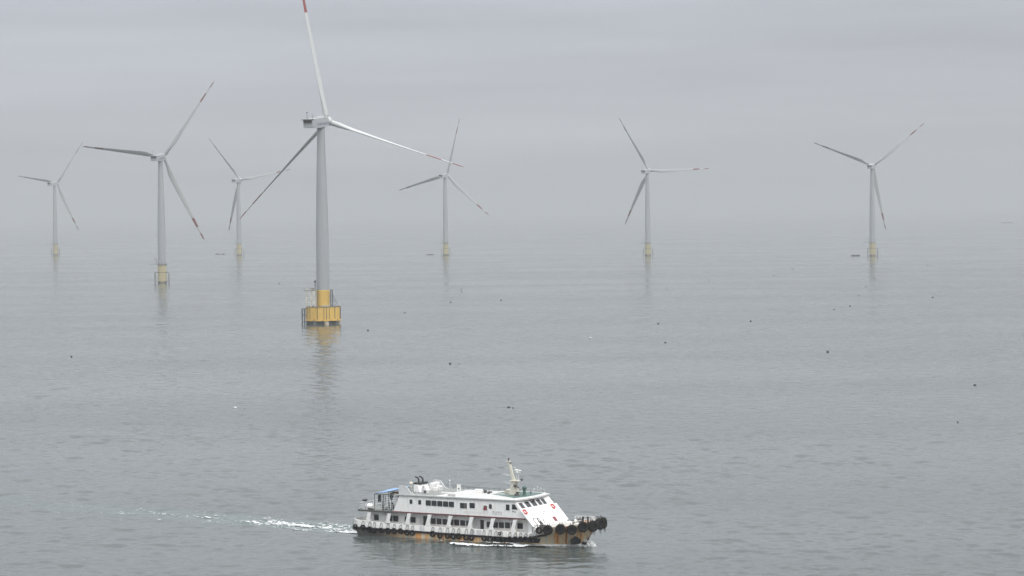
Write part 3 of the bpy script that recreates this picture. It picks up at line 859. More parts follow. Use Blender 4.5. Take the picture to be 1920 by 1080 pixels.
MB().prism([(21.95, 5.47), (22.95, 5.47), (22.45, 6.22), (21.95, 6.22)], -5.04, -5.004).build('window', M['pane'], ferry)
for a, b in ((-4.06, -3.2), (-1.12, -0.62), (-0.47, 0.5), (1.7, 2.2), (2.8, 3.72), (6.55, 7.44), (7.62, 8.5), (8.7, 9.62), (10.0, 10.7), (10.85, 11.76), (11.95, 12.82), (13.02, 13.75),
             (16.72, 17.6), (17.82, 18.74), (18.92, 19.8), (20.0, 20.88), (21.08, 21.7), (22.2, 23.15)):
    dz = float(np.interp(a, [0, 16, 23], [0, 0.04, 0.18])); side_window(a, b, 2.30 + dz, 3.16 + dz, -3.9, 0.08)
for a, b in ((4.45, 5.12), (14.3, 15.45)):
    d = MB().box((a, -3.95, 1.2), (b, -3.904, 3.35)).build('door', M['grey_white'], ferry)
    MB().box((b - .14, -3.985, 2.2), (b - .06, -3.952, 2.3)).build('door_handle', M['dark'], d)
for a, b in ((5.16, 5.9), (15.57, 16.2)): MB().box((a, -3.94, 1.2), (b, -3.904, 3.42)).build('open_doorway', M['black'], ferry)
# posts between bulwark and upper deck
pp = [(0.0, 2.06), (0.16, 2.3), (0.30, 2.75), (0.52, 3.45), (0.60, 3.9), (1.42, 3.9), (1.22, 3.72), (1.06, 3.3), (0.86, 2.62), (0.92, 2.3), (1.12, 2.06)]
me_post = MB().prism([(x - .1, z) for x, z in pp], -0.07, 0.07).mesh('post', M['white'])
for s, dz in ((-5.0, -.02), (-1.25, -.05), (2.42, -.03), (6.2, -.02), (10.02, 0), (13.84, 0.02), (17.7, 0.03), (21.6, 0.05)):
    for y in (-4.93, 4.53):
        link('post', me_post, ferry, Matrix.Translation((s, y, dz)))
# upper deck aft
MB().prism([(-6.25, 3.80), (0.29, 3.88), (0.29, 4.0), (-6.25, 3.94)], -5.0, 4.6).build('aft_deck', M['deck_grey'], ferry)
MB().box((-6.3, -5.06, 3.72), (0.28, -5.0, 3.99)).box((-6.35, -5.06, 3.72), (-6.25, 4.66, 3.97)).build('deck_edge', M['dark'], ferry)
rl = MB()
def rail(mb, pts, h=1.05, n_post=None, r=0.028, levels=(0.35, 0.7, 1.05), step=0.95):
    for a, b in zip(pts[:-1], pts[1:]):
        a, b = Vector(a), Vector(b); Ln = (b - a).length; k = max(1, int(round(Ln / step)))
        for i in range(k + 1):
            p = a + (b - a) * i / k; mb.tube(p, p + Vector((0, 0, h)), r, n=5)
        for l_ in levels: mb.tube(a + Vector((0, 0, l_ * h / 1.05)), b + Vector((0, 0, l_ * h / 1.05)), r * .85, n=5)
rail(rl, [(0.2, -4.95, 4.0), (-3.1, -4.95, 4.0)]); rail(rl, [(-5.4, -4.95, 3.98), (-6.15, -4.95, 3.98), (-6.15, 4.5, 3.98), (0.2, 4.55, 4.0)])
rl.build('aft_railing', M['grey_white'], ferry)
# awning
aw = MB(); nu, nv_ = 9, 4; vs = []
for i in range(nu):
    u = i / (nu - 1)
    for j in range(nv_):
        w = j / (nv_ - 1); s = -3.3 + 4.85 * u; zz = 6.55 + 0.98 * u ** 1.15 + 0.28 * w + 0.05 * math.sin(u * 9) + 0.03 * math.sin(w * 7 + u * 4)
        vs.append((s, -5.05 + 3.9 * w, zz))
aw.add(vs, [(i * nv_ + j, (i + 1) * nv_ + j, (i + 1) * nv_ + j + 1, i * nv_ + j + 1) for i in range(nu - 1) for j in range(nv_ - 1)])
o = aw.build('awning', M['blue_cloth'], ferry, True); so = o.modifiers.new('thick', 'SOLIDIFY'); so.thickness = 0.04
fr = MB()
for y in (-5.0, -1.2):
    fr.tube((-3.35, y, 6.50), (1.5, y, 6.62), 0.05, n=6)
    for s in (-3.2, -1.6, 0.0): fr.tube((s, y, 4.0), (s, y, 6.55), 0.045, n=6)
    fr.tube((-3.3, y, 6.5), (1.4, y, 7.45), 0.04, n=6)
for s in (-3.3, -0.9, 1.4): fr.tube((s, -5.0, 6.5), (s, -1.2, 6.5), 0.04, n=6)
fr.build('awning_frame', M['dark'], ferry)
gd = MB(); random.seed(3)
for k in range(16):
    s = -1.2 + 2.6 * random.random(); y = -4.9 + 3.2 * random.random(); w = .2 + .25 * random.random(); z0 = 6.62
    gd.box((s, y, z0), (s + w * 1.6, y + w, z0 + 0.14 + 0.16 * max(0, s + 1.2) / 2.6 * (1 + random.random())))
gd.build_each('plank', M['brown'], ferry)
MB().box((0.5, -5.02, 6.5), (1.6, -4.9, 6.72)).build('awning_beam', M['white'], ferry)
# things on the aft deck that are fixed there
ob = MB().tube((-4.75, -4.5, 4.52), (-3.75, -4.5, 4.52), 0.40, 0.40, 16)
for s in (-4.62, -4.25, -3.88): ob.tube((s - .03, -4.5, 4.52), (s + .03, -4.5, 4.52), 0.425, 0.425, 16)
rf = ob.build('raft_canister', M['buoywhite'], ferry, True)
MB().box((-4.6, -4.85, 4.0), (-4.5, -4.15, 4.2)).box((-4.0, -4.85, 4.0), (-3.9, -4.15, 4.2)).box((-4.6, -4.86, 3.99), (-3.9, -4.8, 4.06)).build('cradle', M['dark'], rf)
dv = MB().tube((-5.6, -4.6, 4.0), (-5.2, -4.6, 5.3), 0.05).tube((-5.0, -4.6, 4.0), (-5.4, -4.6, 5.3), 0.05).tube((-5.9, -4.5, 4.0), (-5.35, -4.5, 5.35), 0.04).tube((-4.9, -3.9, 4.0), (-5.3, -4.4, 5.3), 0.05)
dv.build('winch_stand', M['grey_white'], ferry)
MB().ball((-5.3, -4.5, 5.42), 0.40, 12, 0.5, 1.0, 0.8).box((-5.75, -4.7, 5.25), (-5.5, -4.45, 5.5)).build('winch_cover', M['black'], ferry, True)
cl = MB(); random.seed(11)
for k in range(14):
    s = -2.6 + 2.7 * random.random(); y = -4.4 + 2.5 * random.random(); h = .3 + .8 * random.random(); w = .12 + .2 * random.random()
    cl.box((s, y, 4.0), (s + w, y + w, 4.0 + h))
for k in range(8):
    s = -2.9 + 3.0 * random.random(); y = -4.6 + 2 * random.random()
    cl.tube((s, y, 4.0), (s + random.uniform(-.3, .3), y + random.uniform(-.4, .4), 6.3), 0.03, n=5)
cl.build_each('deck_gear', M['dark'], ferry)
MB().box((0.1, -4.4, 4.0), (0.9, -3.4, 5.2)).build('deck_locker', M['grey_white'], ferry)

# roof
rf_pts = [(1.35, -5.2), (22.7, -5.2), (23.15, -2.6), (23.3, PC), (23.15, 2.2), (22.7, 4.8), (1.35, 4.8)]
rb = MB(); n = len(rf_pts)
def rz(s): return float(np.interp(s, [1, 12, 23.5], [0, 0.03, 0.16]))
vs = [(s, y, 6.56 + rz(s)) for s, y in rf_pts] + [(s, y, 6.74 + rz(s)) for s, y in rf_pts]
rb.add(vs, [tuple(range(n - 1, -1, -1)), tuple(range(n, 2 * n))] + [(k, (k + 1) % n, n + (k + 1) % n, n + k) for k in range(n)])
roof = rb.build('roof', [M['roof_paint']], ferry)
MB().prism([(1.5, 6.755), (12.4, 6.785), (12.4, 6.80), (1.5, 6.77)], -4.85, 4.5).build('roof_deck', M['deck_grey'], ferry)
# raised bridge roof with sloping white sides and green top
br = MB()
lo_ = [(12.4, -5.15), (22.66, -5.15), (23.1, -2.6), (23.22, PC), (23.1, 2.2), (22.66, 4.75), (12.4, 4.75)]
hi_ = [(15.6, -1.2), (22.2, -4.55), (22.75, -2.4), (22.9, PC), (22.75, 2.0), (22.2, 4.2), (15.6, 4.2)]
zl = lambda s: 6.745 + rz(s)
vs = [(s, y, zl(s)) for s, y in lo_] + [(s, y, 7.02) for s, y in hi_]
br.add(vs, [(k, (k + 1) % 7, 7 + (k + 1) % 7, 7 + k) for k in range(7)] + [tuple(range(7, 14))])
br.build('bridge_roof', M['roof_paint'], ferry)
MB().prism([(x - 0.0, y) for x, y in hi_], 7.024, 7.04, 'xy').build('bridge_roof_deck', M['deck_green'], ferry)
cm = MB()
hp = [Vector((s, y, 7.03)) for s, y in hi_] + [Vector((hi_[0][0], hi_[0][1], 7.03))]
for a, b in zip(hp[:-1], hp[1:]): cm.tube(a, b, 0.06, n=6)
cm.build('roof_coaming', M['white'], ferry)
MB().box((6.7, -1.35, 6.775), (12.5, -1.15, 6.96)).box((15.3, -.55, 6.9), (17.8, -.4, 7.12)).build_each('roof_coaming', M['white'], ferry)
nbd = MB().box((10.4, -5.08, 6.76), (11.95, -4.98, 7.30)); nb_ = nbd.build('name_board', M['buoywhite'], ferry)
gm = MB()
def fside(y):
    def f(u0, w0, u1, w1): t = MB().box((u0, y - .014, w0), (u1, y, w1)); return t.v, t.f
    return f
for k, s in enumerate((10.62, 11.05, 11.48)):
    gm = MB(); glyph(gm, s, 6.86, 0.32, GL[(k * 2 + 1) % 6], fside(-5.084)); gm.build('letter', M['faint_grey'], nb_)
# faded lettering on the side
def letter(s, z, h, g, mat):
    lt = MB(); glyph(lt, s, z, h, GL[g % 6], fside(-5.003)); lt.build('letter', M[mat], ferry)
for k in range(10): letter(13.5 + k * 0.44, 4.52, 0.27, k * 5 + 2, 'faint_red')
for k in range(4): letter(18.42 + k * 0.47, 4.70, 0.36, k * 3 + 1, 'faint_grey')
for k in range(8): letter(18.42 + k * 0.235, 4.50, 0.13, k * 5 + 3, 'faint_grey')
for k in range(2): letter(21.95 + k * 0.36, 5.0, 0.30, k * 3 + 1, 'black')
# sloping screens either side of the funnel
for y in (-5.0, 4.45):
    MB().prism([(1.42, 6.75), (1.38, 7.98), (1.55, 8.08), (2.75, 8.02), (2.98, 7.85), (3.75, 6.98), (4.35, 6.76)], y - .06, y + .06).build('funnel_screen', M['grey_white'], ferry)
fw2 = MB().tube((4.6, 4.4, 6.75), (4.6, 4.4, 8.0), .04).ball((4.6, 4.4, 8.05), .14, 8); fw2.build('deck_lamp', M['grey_white'], ferry)
# funnel casing
fu = MB().prism([(2.2, 6.78), (2.35, 7.95), (3.1, 8.0), (3.55, 6.78)], -2.3, 0.5)
fun = fu.build('funnel', M['white'], ferry, bevel=0.08)
MB().prism([(2.25, -2.2), (2.1, -1.9), (2.05, .2), (2.3, .45), (3.15, .5), (3.3, .2), (3.3, -1.9), (3.15, -2.2)], 8.0, 8.26, 'xy').build('funnel_top', M['black'], fun)
for (s, y) in ((2.6, -1.3), (2.75, -0.4)):
    e_ = MB().tube((s, y, 8.2), (s, y, 8.75), 0.13, n=10).tube((s, y, 8.7), (s - .22, y, 8.98), 0.13, n=10).tube((s - .2, y, 8.96), (s - .62, y, 9.08), 0.12, n=10)
    e_.build('exhaust_pipe', M['black'], fun, True)
MB().box((3.35, -1.35, 7.3), (3.42, -.95, 7.65)).build('casing_vent', M['dark'], fun)
MB().box((3.6, -1.9, 6.78), (4.05, -1.4, 7.5)).build('casing_vent', M['grey_white'], fun)
tk = MB().ball((1.75, -2.2, 8.12), 0.30, 14).tube((1.75, -2.2, 6.78), (1.75, -2.2, 7.9), .05).box((1.62, -2.4, 7.5), (1.9, -2.1, 7.8))
tk.build('antenna_dome', M['cream'], ferry, True)
for (a, b) in (((3.2, .75, 6.78), (3.75, 1.6, 7.95)), ((3.3, 1.7, 6.78), (3.8, 2.7, 8.0)), ((3.85, .8, 6.78), (4.4, 1.35, 7.3)), ((3.9, 1.6, 6.78), (4.5, 2.5, 7.45))):
    ab = MB().box(a, b).build('air_conditioner', M['buoywhite'], ferry)
    MB().box((b[0] + .003, a[1] + .1, a[2] + .1), (b[0] + .03, b[1] - .1, b[2] - .12)).build('grille', M['grey_white'], ab)
ab = MB().box((4.7, -3.1, 6.80), (5.25, -2.45, 7.35)).build('air_conditioner', M['grey_white'], ferry)
MB().box((4.75, -3.13, 6.88), (5.2, -3.103, 7.28)).build('grille', M['dark'], ab)
for k in range(3):
    MB().tube((2.3 + k * .7, -3.9 + .2 * k, 6.77), (2.3 + k * .7, -3.9 + .2 * k, 7.25), .07).build('vent_pipe', M['grey_white'], ferry)
# roof furniture
ldr = MB()
for s in (9.55, 10.1):
    ldr.tube((s, -1.0, 6.78), (s, -1.0, 8.25), 0.05, n=6)
for z in (7.3, 7.75, 8.2): ldr.tube((9.55, -1.0, z), (10.1, -1.0, z), 0.04, n=5)
MB().box((9.62, -1.02, 7.82), (9.8, -.98, 8.15)).box((9.86, -1.02, 7.82), (10.03, -.98, 8.15)).build_each('panel', M['buoywhite'], ferry)
ldr.build('roof_frame', M['buoywhite'], ferry)
MB().box((11.4, 1.0, 6.79), (12.5, 1.7, 7.35)).build('roof_locker', M['buoywhite'], ferry)
MB().box((12.9, 1.2, 6.82), (13.3, 1.6, 7.3)).box((14.6, -.35, 6.9), (15.2, 0.1, 7.34)).build_each('roof_battery_box', M['dark'], ferry)
far = MB(); rail(far, [(5.2, 4.5, 6.78), (17.5, 4.5, 6.8)], h=.42, levels=(1.05,), r=.035); far.build('far_edge_railing', M['dark'], ferry)
MB().prism([(16.9, 7.03), (18.3, 7.03), (18.3, 7.62), (17.2, 7.62)], 0.6, 1.9).build('mast_locker', M['cream'], ferry)
# mast
ma = MB(); 
def frustum(mb, c0, w0, d0, c1, w1, d1):
    vs = [(c0[0] + a * w0, c0[1] + b * d0, c0[2]) for a, b in ((-.5, -.5), (.5, -.5), (.5, .5), (-.5, .5))] + [(c1[0] + a * w1, c1[1] + b * d1, c1[2]) for a, b in ((-.5, -.5), (.5, -.5), (.5, .5), (-.5, .5))]
    return mb.add(vs, [(3, 2, 1, 0), (4, 5, 6, 7), (0, 1, 5, 4), (1, 2, 6, 5), (2, 3, 7, 6), (3, 0, 4, 7)])
frustum(ma, (19.35, PC, 7.04), 1.35, 1.0, (19.45, PC, 9.15), 0.75, 0.6)
mast = ma.build('mast', M['cream'], ferry, bevel=0.04)
MB().prism([(18.85, -.75), (20.2, -.75), (20.6, PC), (20.2, .4), (18.85, .4)], 9.15, 9.25, 'xy').build('mast_platform', M['cream'], mast)
frustum(MB(), (0, 0, 0), 1, 1, (0, 0, 0), 1, 1)
up_ = MB(); frustum(up_, (19.35, PC, 9.25), 0.46, 0.4, (18.45, PC, 12.1), 0.30, 0.28); up_.build('mast_pole', M['cream'], mast)
MB().box((18.1, PC - .35, 12.05), (18.65, PC + .35, 12.16)).build('mast_head', M['cream'], mast)
MB().tube((18.42, PC, 12.16), (18.42, PC, 12.6), .11, n=10).tube((18.85, PC - .15, 11.75), (18.85, PC - .15, 12.0), .12).build('mast_lamp', M['dark'], mast, True)
an = MB()
for z, s, l_ in ((11.15, 18.75, 1.2), (10.95, 18.8, 1.0), (10.1, 19.05, 1.9), (9.92, 19.1, 1.4), (8.9, 19.3, 1.8), (8.7, 19.3, 1.4)): an.tube((s - .15, PC, z), (s - l_, PC + .1, z - .02), .035, n=5)
an.tube((18.95, PC, 11.1), (19.9, PC - .2, 11.25), .035).tube((19.7, PC - .2, 10.95), (19.7, PC - .2, 11.5), .03)
an.build_each('antenna_rod', M['grey_white'], mast)
rd = MB().tube((20.1, PC, 9.25), (20.1, PC, 10.5), .05).tube((19.8, PC, 9.25), (19.8, PC, 10.4), .035).tube((20.35, PC - .3, 9.25), (20.1, PC, 10.45), .035).box((19.75, PC - .25, 10.4), (20.4, PC + .2, 10.5))
rd.build('radar_stand', M['grey_white'], mast)
MB().prism([(19.5, 10.78), (20.6, 10.68), (20.65, 10.82), (19.55, 10.94)], PC - .2, PC + .1).box((19.85, PC - .2, 10.5), (20.25, PC + .15, 10.7)).build('radar_scanner', M['buoywhite'], mast)
MB().ball((20.85, PC - .2, 9.45), .22, 10).build('camera_dome', M['dark'], mast, True)
MB().ball((19.95, PC - .5, 8.45), .30, 10, .8).box((19.7, PC - .75, 8.35), (20.1, PC - .35, 8.7)).ball((20.35, PC - .4, 8.25), .16, 8).build('horn', M['dark'], mast, True)
# bridge roof equipment
sg = MB().lathe([(.38, 7.04), (.28, 7.15), (.2, 7.5), (.24, 7.85), (.16, 8.0)], 14, (21.3, -.4, 0)).ball((21.32, -.4, 8.2), .36, 12, .8)
sg.build('searchlight', M['green'], ferry, True)
MB().lathe([(.3, 7.04), (.2, 7.4), (.34, 7.62)], 12, (20.55, -1.2, 0)).box((20.1, -1.3, 7.04), (20.5, -.9, 7.3)).build('roof_ventilator', M['dark'], ferry, True)
for s, y, h, mt in ((22.0, 1.2, .8, 'grey_white'), (22.4, 2.6, .75, 'grey_white'), (22.3, -.2, .4, 'dark'), (21.2, 3.6, .8, 'grey_white')):
    l_ = MB().tube((s, y, 7.03), (s, y, 7.03 + h), .03, n=6).box((s - .09, y - .09, 7.03 + h), (s + .09, y + .09, 7.25 + h)); l_.build('signal_lamp', M[mt], ferry)
far = MB(); rail(far, [(17.4, 4.12, 7.04), (22.1, 4.12, 7.04)], h=.5, levels=(1.05,), r=.03); rail(far, [(18.4, -2.9, 7.04), (20.6, -4.0, 7.04)], h=.5, levels=(1.05,), r=.02); far.build('roof_railing', M['grey_white'], ferry)
# front face fittings
dr = MB(); plate_poly_on_front(dr, [(-3.15, 3.08), (-2.35, 3.08), (-2.55, 3.98), (-3.05, 3.98)], 0.104, 0.16); dd = dr.build('door', M['black'], ferry)
dr = MB(); plate_poly_on_front(dr, [(-2.95, 3.5), (-2.72, 3.5), (-2.72, 3.85), (-2.95, 3.85)], 0.165, 0.2); dr.build('door_window', M['frame'], dd)
dr = MB(); plate_poly_on_front(dr, [(-4.15, 3.08), (-4.05, 3.08), (-4.0, 4.05), (-4.1, 4.05)], 0.104, 0.15); plate_poly_on_front(dr, [(-4.1, 4.0), (-3.2, 4.0), (-3.2, 4.06), (-4.1, 4.06)], 0.104, 0.15)
plate_poly_on_front(dr, [(-4.02, 3.08), (-3.9, 3.08), (-3.9, 3.2), (-4.02, 3.2)], 0.104, 0.2); dr.build('door_frame', M['dark'], ferry)
dr = MB(); plate_poly_on_front(dr, [(1.15, 3.15), (1.85, 3.15), (1.85, 3.75), (1.15, 3.75)], 0.104, 0.18); dr.build('hose_box', M['darkred'], ferry)
dr = MB()
for k in range(9):
    z = 3.1 + k * .2; plate_poly_on_front(dr, [(0.2 - k * .0, z), (0.62, z), (0.62, z + .03), (0.2, z + .03)], 0.104, 0.16)
plate_poly_on_front(dr, [(0.14, 3.08), (0.18, 3.08), (0.18, 4.8), (0.14, 4.8)], 0.104, 0.16); plate_poly_on_front(dr, [(.64, 3.08), (.68, 3.08), (.68, 4.8), (.64, 4.8)], 0.104, 0.16)
dr.build('front_ladder', M['frame'], ferry)
for (y, z) in ((-3.3, 4.45), (2.2, 4.35), (-.4, 4.35), (.1, 4.6)):
    dr = MB(); plate_poly_on_front(dr, [(y - .12, z), (y + .12, z), (y + .12, z + .14), (y - .12, z + .14)], 0.104, 0.28); dr.build('bulkhead_lamp', M['grey_white'], ferry)
dr = MB(); plate_poly_on_front(dr, [(-1.3, 6.42), (0.1, 6.42), (0.1, 6.6), (-1.3, 6.6)], 0.01, 0.16); dr.build('bridge_sign', M['brown'], ferry)
MB().tube((FS(3.1), -1.9, 3.2), (FS(3.9), -1.5, 4.0), .035, n=5).build('handrail', M['dark'], ferry)
# forecastle deck and gear
MB().prism([(25.2, -4.6), (27.8, -4.4), (29.5, -3.9), (31.3, -3.0), (32.5, -1.9), (33.2, PC), (32.5, 1.5), (31.3, 2.6), (29.5, 3.5), (27.8, 4.0), (25.2, 4.2)], 2.42, 2.5, 'xy').build('foredeck', M['deck_grey'], ferry)
ra = MB(); pts = [(27.6, 3.95, 2.9), (29.6, 3.4, 3.05), (31.3, 2.5, 3.2), (32.6, 1.2, 3.35)]
rail(ra, pts, h=.9, r=.04, step=.6, levels=(.5, 1.05)); pts = [(28.2, -3.9, 2.7), (29.8, -3.3, 2.9), (31.2, -2.4, 3.1), (32.2, -1.0, 3.3)]
rail(ra, pts, h=.75, r=.045, step=.5, levels=(.5, 1.05)); ra.build('bow_railing', M['buoywhite'], ferry)
wn_ = MB()
for y in (-1.4, 0.9): wn_.box((28.9, y, 2.5), (29.9, y + .25, 3.6))
wn_.tube((29.4, -1.2, 3.3), (29.4, 1.0, 3.3), .38, .38, 14).box((28.7, -1.9, 2.5), (30.1, 1.5, 2.75)).box((30.2, -.9, 2.5), (31.3, .4, 3.3))
wn_.build('anchor_windlass', M['buoywhite'], ferry, True)
MB().tube((29.4, -.5, 3.3), (29.4, .2, 3.3), .5, .5, 14).build('windlass_drum', M['dark'], ferry, True)
rp = MB()
for k in range(6): rp.torus(.5 - .04 * k, .07, 18, 6, (0, 0.09 * k, 0))
rc = rp.build('rope_coil', M['dark'], ferry, True); rc.matrix_local = Matrix.Translation((31.4, -1.0, 3.6)) @ Matrix.Rotation(R(80), 4, 'X') @ Matrix.Scale(1.15, 4)
for (s, y) in ((32.1, -1.35), (32.75, -1.0)):
    MB().tube((s, y, 2.5), (s, y, 4.45), .15, .15, 10).lathe([(.2, 4.4), (.2, 4.55)], 10, (s, y, 0)).build('bollard', M['black'], ferry, True)
MB().box((26.4, -4.55, 2.5), (27.2, -4.0, 3.35)).build('fairlead_box', M['dark'], ferry)
MB().tube((25.5, -4.95, 2.1), (25.5, -4.95, 3.2), .05).tube((25.5, -4.95, 3.2), (26.3, -4.9, 3.25), .05).tube((26.3, -4.9, 3.25), (26.6, -4.9, 2.6), .05).build('gate_rail', M['dark'], ferry)
MB().prism([(-.85, .05), (-.1, .72), (.85, .12), (.75, -.55), (-.6, -.62)], -.10, .06).build('bow_rubber_pad', M['black'], ferry).matrix_local = Matrix.Translation((31.2, -2.06, 1.0)) @ Matrix.Rotation(R(41), 4, 'Z') @ Matrix.Rotation(R(22), 4, 'X')
ak = MB().tube((31.9, PC - .25, .35), (32.6, PC - .25, 1.35), .1).tube((31.6, PC - .6, .75), (32.4, PC + .1, .45), .11).box((31.5, PC - .7, .3), (32.3, PC - .2, .65))
ak.build('anchor', M['black'], ferry)
sc_ = MB().box((30.85, PC - .16, -.3), (31.2, PC + .16, .5)); sc_.v = []; sc_.f = []; sc_.mi = []
sc_.tube((31.34, PC, -.4), (32.95, PC, 2.1), .13, n=8); sc_.build('stem_bar', M['rust_pale'], ferry)
# ---------------------------------------------------------------- tyres (things that hang from the ferry)
def tyre_mesh(mat, Ro, w):
    b = MB(); prof = []
    ri = Ro * 0.52
    for (r, y) in ((ri, -.30), (ri * 1.12, -.46), (Ro * .80, -.5), (Ro * .95, -.40), (Ro, -.22), (Ro * .985, 0), (Ro, .22), (Ro * .95, .40), (Ro * .80, .5), (ri * 1.12, .46), (ri, .30), (ri * .97, .05)):
        prof.append((r, y * w))
    n, k = 26, len(prof); vs = []
    for i in range(n):
        t = 2 * math.pi * i / n; wob = 1 + (0.018 if i % 2 else 0)
        for r, y in prof: vs.append((r * math.cos(t) * (wob if r > Ro * .9 else 1), y, r * math.sin(t) * (wob if r > Ro * .9 else 1)))
    fs = [(i * k + j, i * k + (j + 1) % k, ((i + 1) % n) * k + (j + 1) % k, ((i + 1) % n) * k + j) for i in range(n) for j in range(k)]
    b.add(vs, fs); return b.mesh('tyre', mat, True)
me_tyre = tyre_mesh(M['rubber'], 0.46, 0.34); me_tyre_small = tyre_mesh(M['rubber'], 0.40, 0.28); me_tyre_big = tyre_mesh(M['rubber2'], 0.78, 0.62)
ordn = ['first', 'second', 'third', 'fourth', 'fifth', 'sixth', 'seventh', 'eighth', 'ninth', 'tenth', 'eleventh', 'twelfth']
rows_t = [
    ('black tyre fender on the ferry side, {} in the row from the stern corner', [(-6.95, 1.16), (-5.36, 1.17), (-4.08, .97), (-3.2, .85), (-1.9, .94), (-.63, .95), (.52, 1.0), (1.75, 1.05), (2.97, .9), (3.97, .91)]),
    ('black tyre fender, {} one forward of the bare orange rusty plates amidships', [(7.69, .96), (9.03, .77), (10.4, .79), (11.46, .84), (12.45, .9), (13.81, .77), (14.79, .83)]),
    ('black tyre fender, {} after the narrow rusty gap in the crowded row towards the bow', [(17.02, .85), (18.1, .8), (19.1, .82), (20.05, .84), (21.6, .98), (22.6, 1.02), (23.5, 1.08), (24.4, 1.1), (25.3, 1.15), (26.05, 1.15)])]
random.seed(5)
for text, lst in rows_t:
    for k, (s, z) in enumerate(lst):
        i = int(np.interp(s, [ST[q][0][0] for q in range(len(ST))], range(len(ST))))
        y = -5.0 - 0.22
        if s < -6.5: y = -4.95
        sc1 = random.uniform(.94, 1.06)
        Mx = SHIP @ Matrix.Translation((s, y, z)) @ Matrix.Rotation(R(random.uniform(-7, 7)), 4, 'Z') @ Matrix.Rotation(R(random.uniform(-8, 4)), 4, 'X') @ Matrix.Rotation(random.uniform(0, 6), 4, 'Y') @ Matrix.Scale(sc1, 4)
        t = empty('tyre_fender', Mx)
        tag(t, text.format(ordn[k] if len(lst) - 1 > k or k < 3 else 'last'), 'tyre fender', 'tyre fenders hung along the ferry')
        link('tyre', me_tyre, t)
        zt_ = ztop(s) - .10
        A = Vector((s - .14, -5.06, zt_)); Bv = Vector((s + .14, -5.06, zt_)); inv = Mx.inverted() @ SHIP
        rp = MB()
        for a, b in ((A, (s - .30, -5.2, z + .38)), (Bv, (s + .26, -5.2, z + .38)), (A, Bv), ((s - .30, -5.2, z + .38), (s - .1, -5.3, z + .25)), ((s + .26, -5.2, z + .38), (s + .1, -5.3, z + .25))):
            rp.tube(inv @ Vector(a), inv @ Vector(b), .034, n=5)
        rp.build('rope', M['rope'], t)
# a dense pad of rubber behind the crowded forward row
MB().prism([(18.4, .42), (26.7, .72), (26.9, 1.35), (18.4, 1.15)], -5.14, -5.03).build('rubber_fender_strip', M['rubber'], ferry)
bow_t = [  # s, y, z, heading of the axis (deg from -y), scale, label
    (26.75, -5.15, 2.62, 3, .68, 'smallest of the black bow tyres, just beside the open front door of the ferry'),
    (28.15, -4.95, 2.72, 8, .95, 'big black tyre fender at the bow, hung just below the white raked front'),
    (30.05, -4.45, 2.88, 20, 1.0, 'big black bow tyre under the dark box, with torn shreds hanging below it'),
    (31.5, -3.60, 2.80, 34, .98, 'big black bow tyre between the shredded tyre and the one below the rope coil'),
    (32.8, -2.55, 3.16, 46, 1.02, 'big round black bow tyre directly below the dark rope coil, above the rusty stem'),
    (33.75, -1.3, 3.2, 68, 1.08, 'big black bow tyre just right of the two black bollards'),
    (34.1, 0.2, 3.4, 80, 1.12, 'big black tyre over the stem, with strips dangling under it'),
    (33.95, 1.5, 3.4, 95, 1.08, 'outermost black tyre at the very tip of the ferry bow')]
for (s, y, z, hd_, sc1, lab) in bow_t:
    Mx = SHIP @ Matrix.Translation((s, y, z)) @ Matrix.Rotation(R(hd_), 4, 'Z') @ Matrix.Rotation(R(-6), 4, 'X') @ Matrix.Scale(sc1, 4)
    t = empty('tyre_fender', Mx); tag(t, lab, 'tyre fender', 'large tyre fenders round the ferry bow')
    link('tyre', me_tyre_big, t)
    b = MB()
    if sc1 > .8:
        b.lathe([(.40, -.12), (.40, .12)], 14); b2 = []
        b.v = [(x, zz, yy) for (x, yy, zz) in b.v]; b.build('tyre_core', M['rubber'], t)
        c = MB()
        for q in range(3): c.tube((-.3 + .25 * q, -.1, -.7), (-.28 + .25 * q, -.1 + .05 * q, -.95 - .25 * ((q * 7 + int(s)) % 3)), .05, .02, n=5)
        c.tube((-.2, .1, .72), (-.15, .35, 1.0), .05).tube((.2, .1, .72), (.15, .35, 1.0), .05)
        c.build('strap', M['rope'] if s < 33 else M['rubber'], t)
# ---------------------------------------------------------------- lifebuoys
def lifebuoy(Mx, label, group, cols=('buoywhite', 'red'), Rr=.30, rr=.075):
    root = empty('lifebuoy', Mx); tag(root, label, 'lifebuoy', group)
    w = MB(); w.torus(Rr, rr, 28, 8); w.build('ring', M[cols[0]], root, True)
    rd_ = MB(); n = 6
    for q in range(4):
        for seg in range(5):
            a0 = R(q * 90 + 5 + seg * 15); a1 = a0 + R(16)
            rd_.tube((Rr * math.cos(a0), 0, Rr * math.sin(a0)), (Rr * math.cos(a1), 0, Rr * math.sin(a1)), rr * 1.09, n=8)
    rd_.build('colour_band', M[cols[1]], root, True)
    return root
def front_matrix(y, z, off):
    nrm = Vector((1, 0, 0.92)).normalized(); p = Vector((FS(z) - 0.12, y, z)) + nrm * off
    yv = nrm; xv = Vector((0, 1, 0)); zv = xv.cross(yv)
    m_ = Matrix((xv, yv, zv)).transposed().to_4x4(); m_.translation = p; return SHIP @ m_
lifebuoy(front_matrix(-4.72, 5.05, .19), 'red and white lifebuoy under the bridge windows, at the end nearer the ferry side text', 'lifebuoys on the raked front', Rr=.38, rr=.10)
lifebuoy(front_matrix(3.35, 5.05, .19), 'red and white lifebuoy high on the white raked front, above the dark red box', 'lifebuoys on the raked front', Rr=.38, rr=.10)
lifebuoy(SHIP @ Matrix.Translation((19.75, -5.12, 1.72)), 'small black ring hanging on the white bulwark below the lower windows', None, ('black', 'black'), .22, .07)

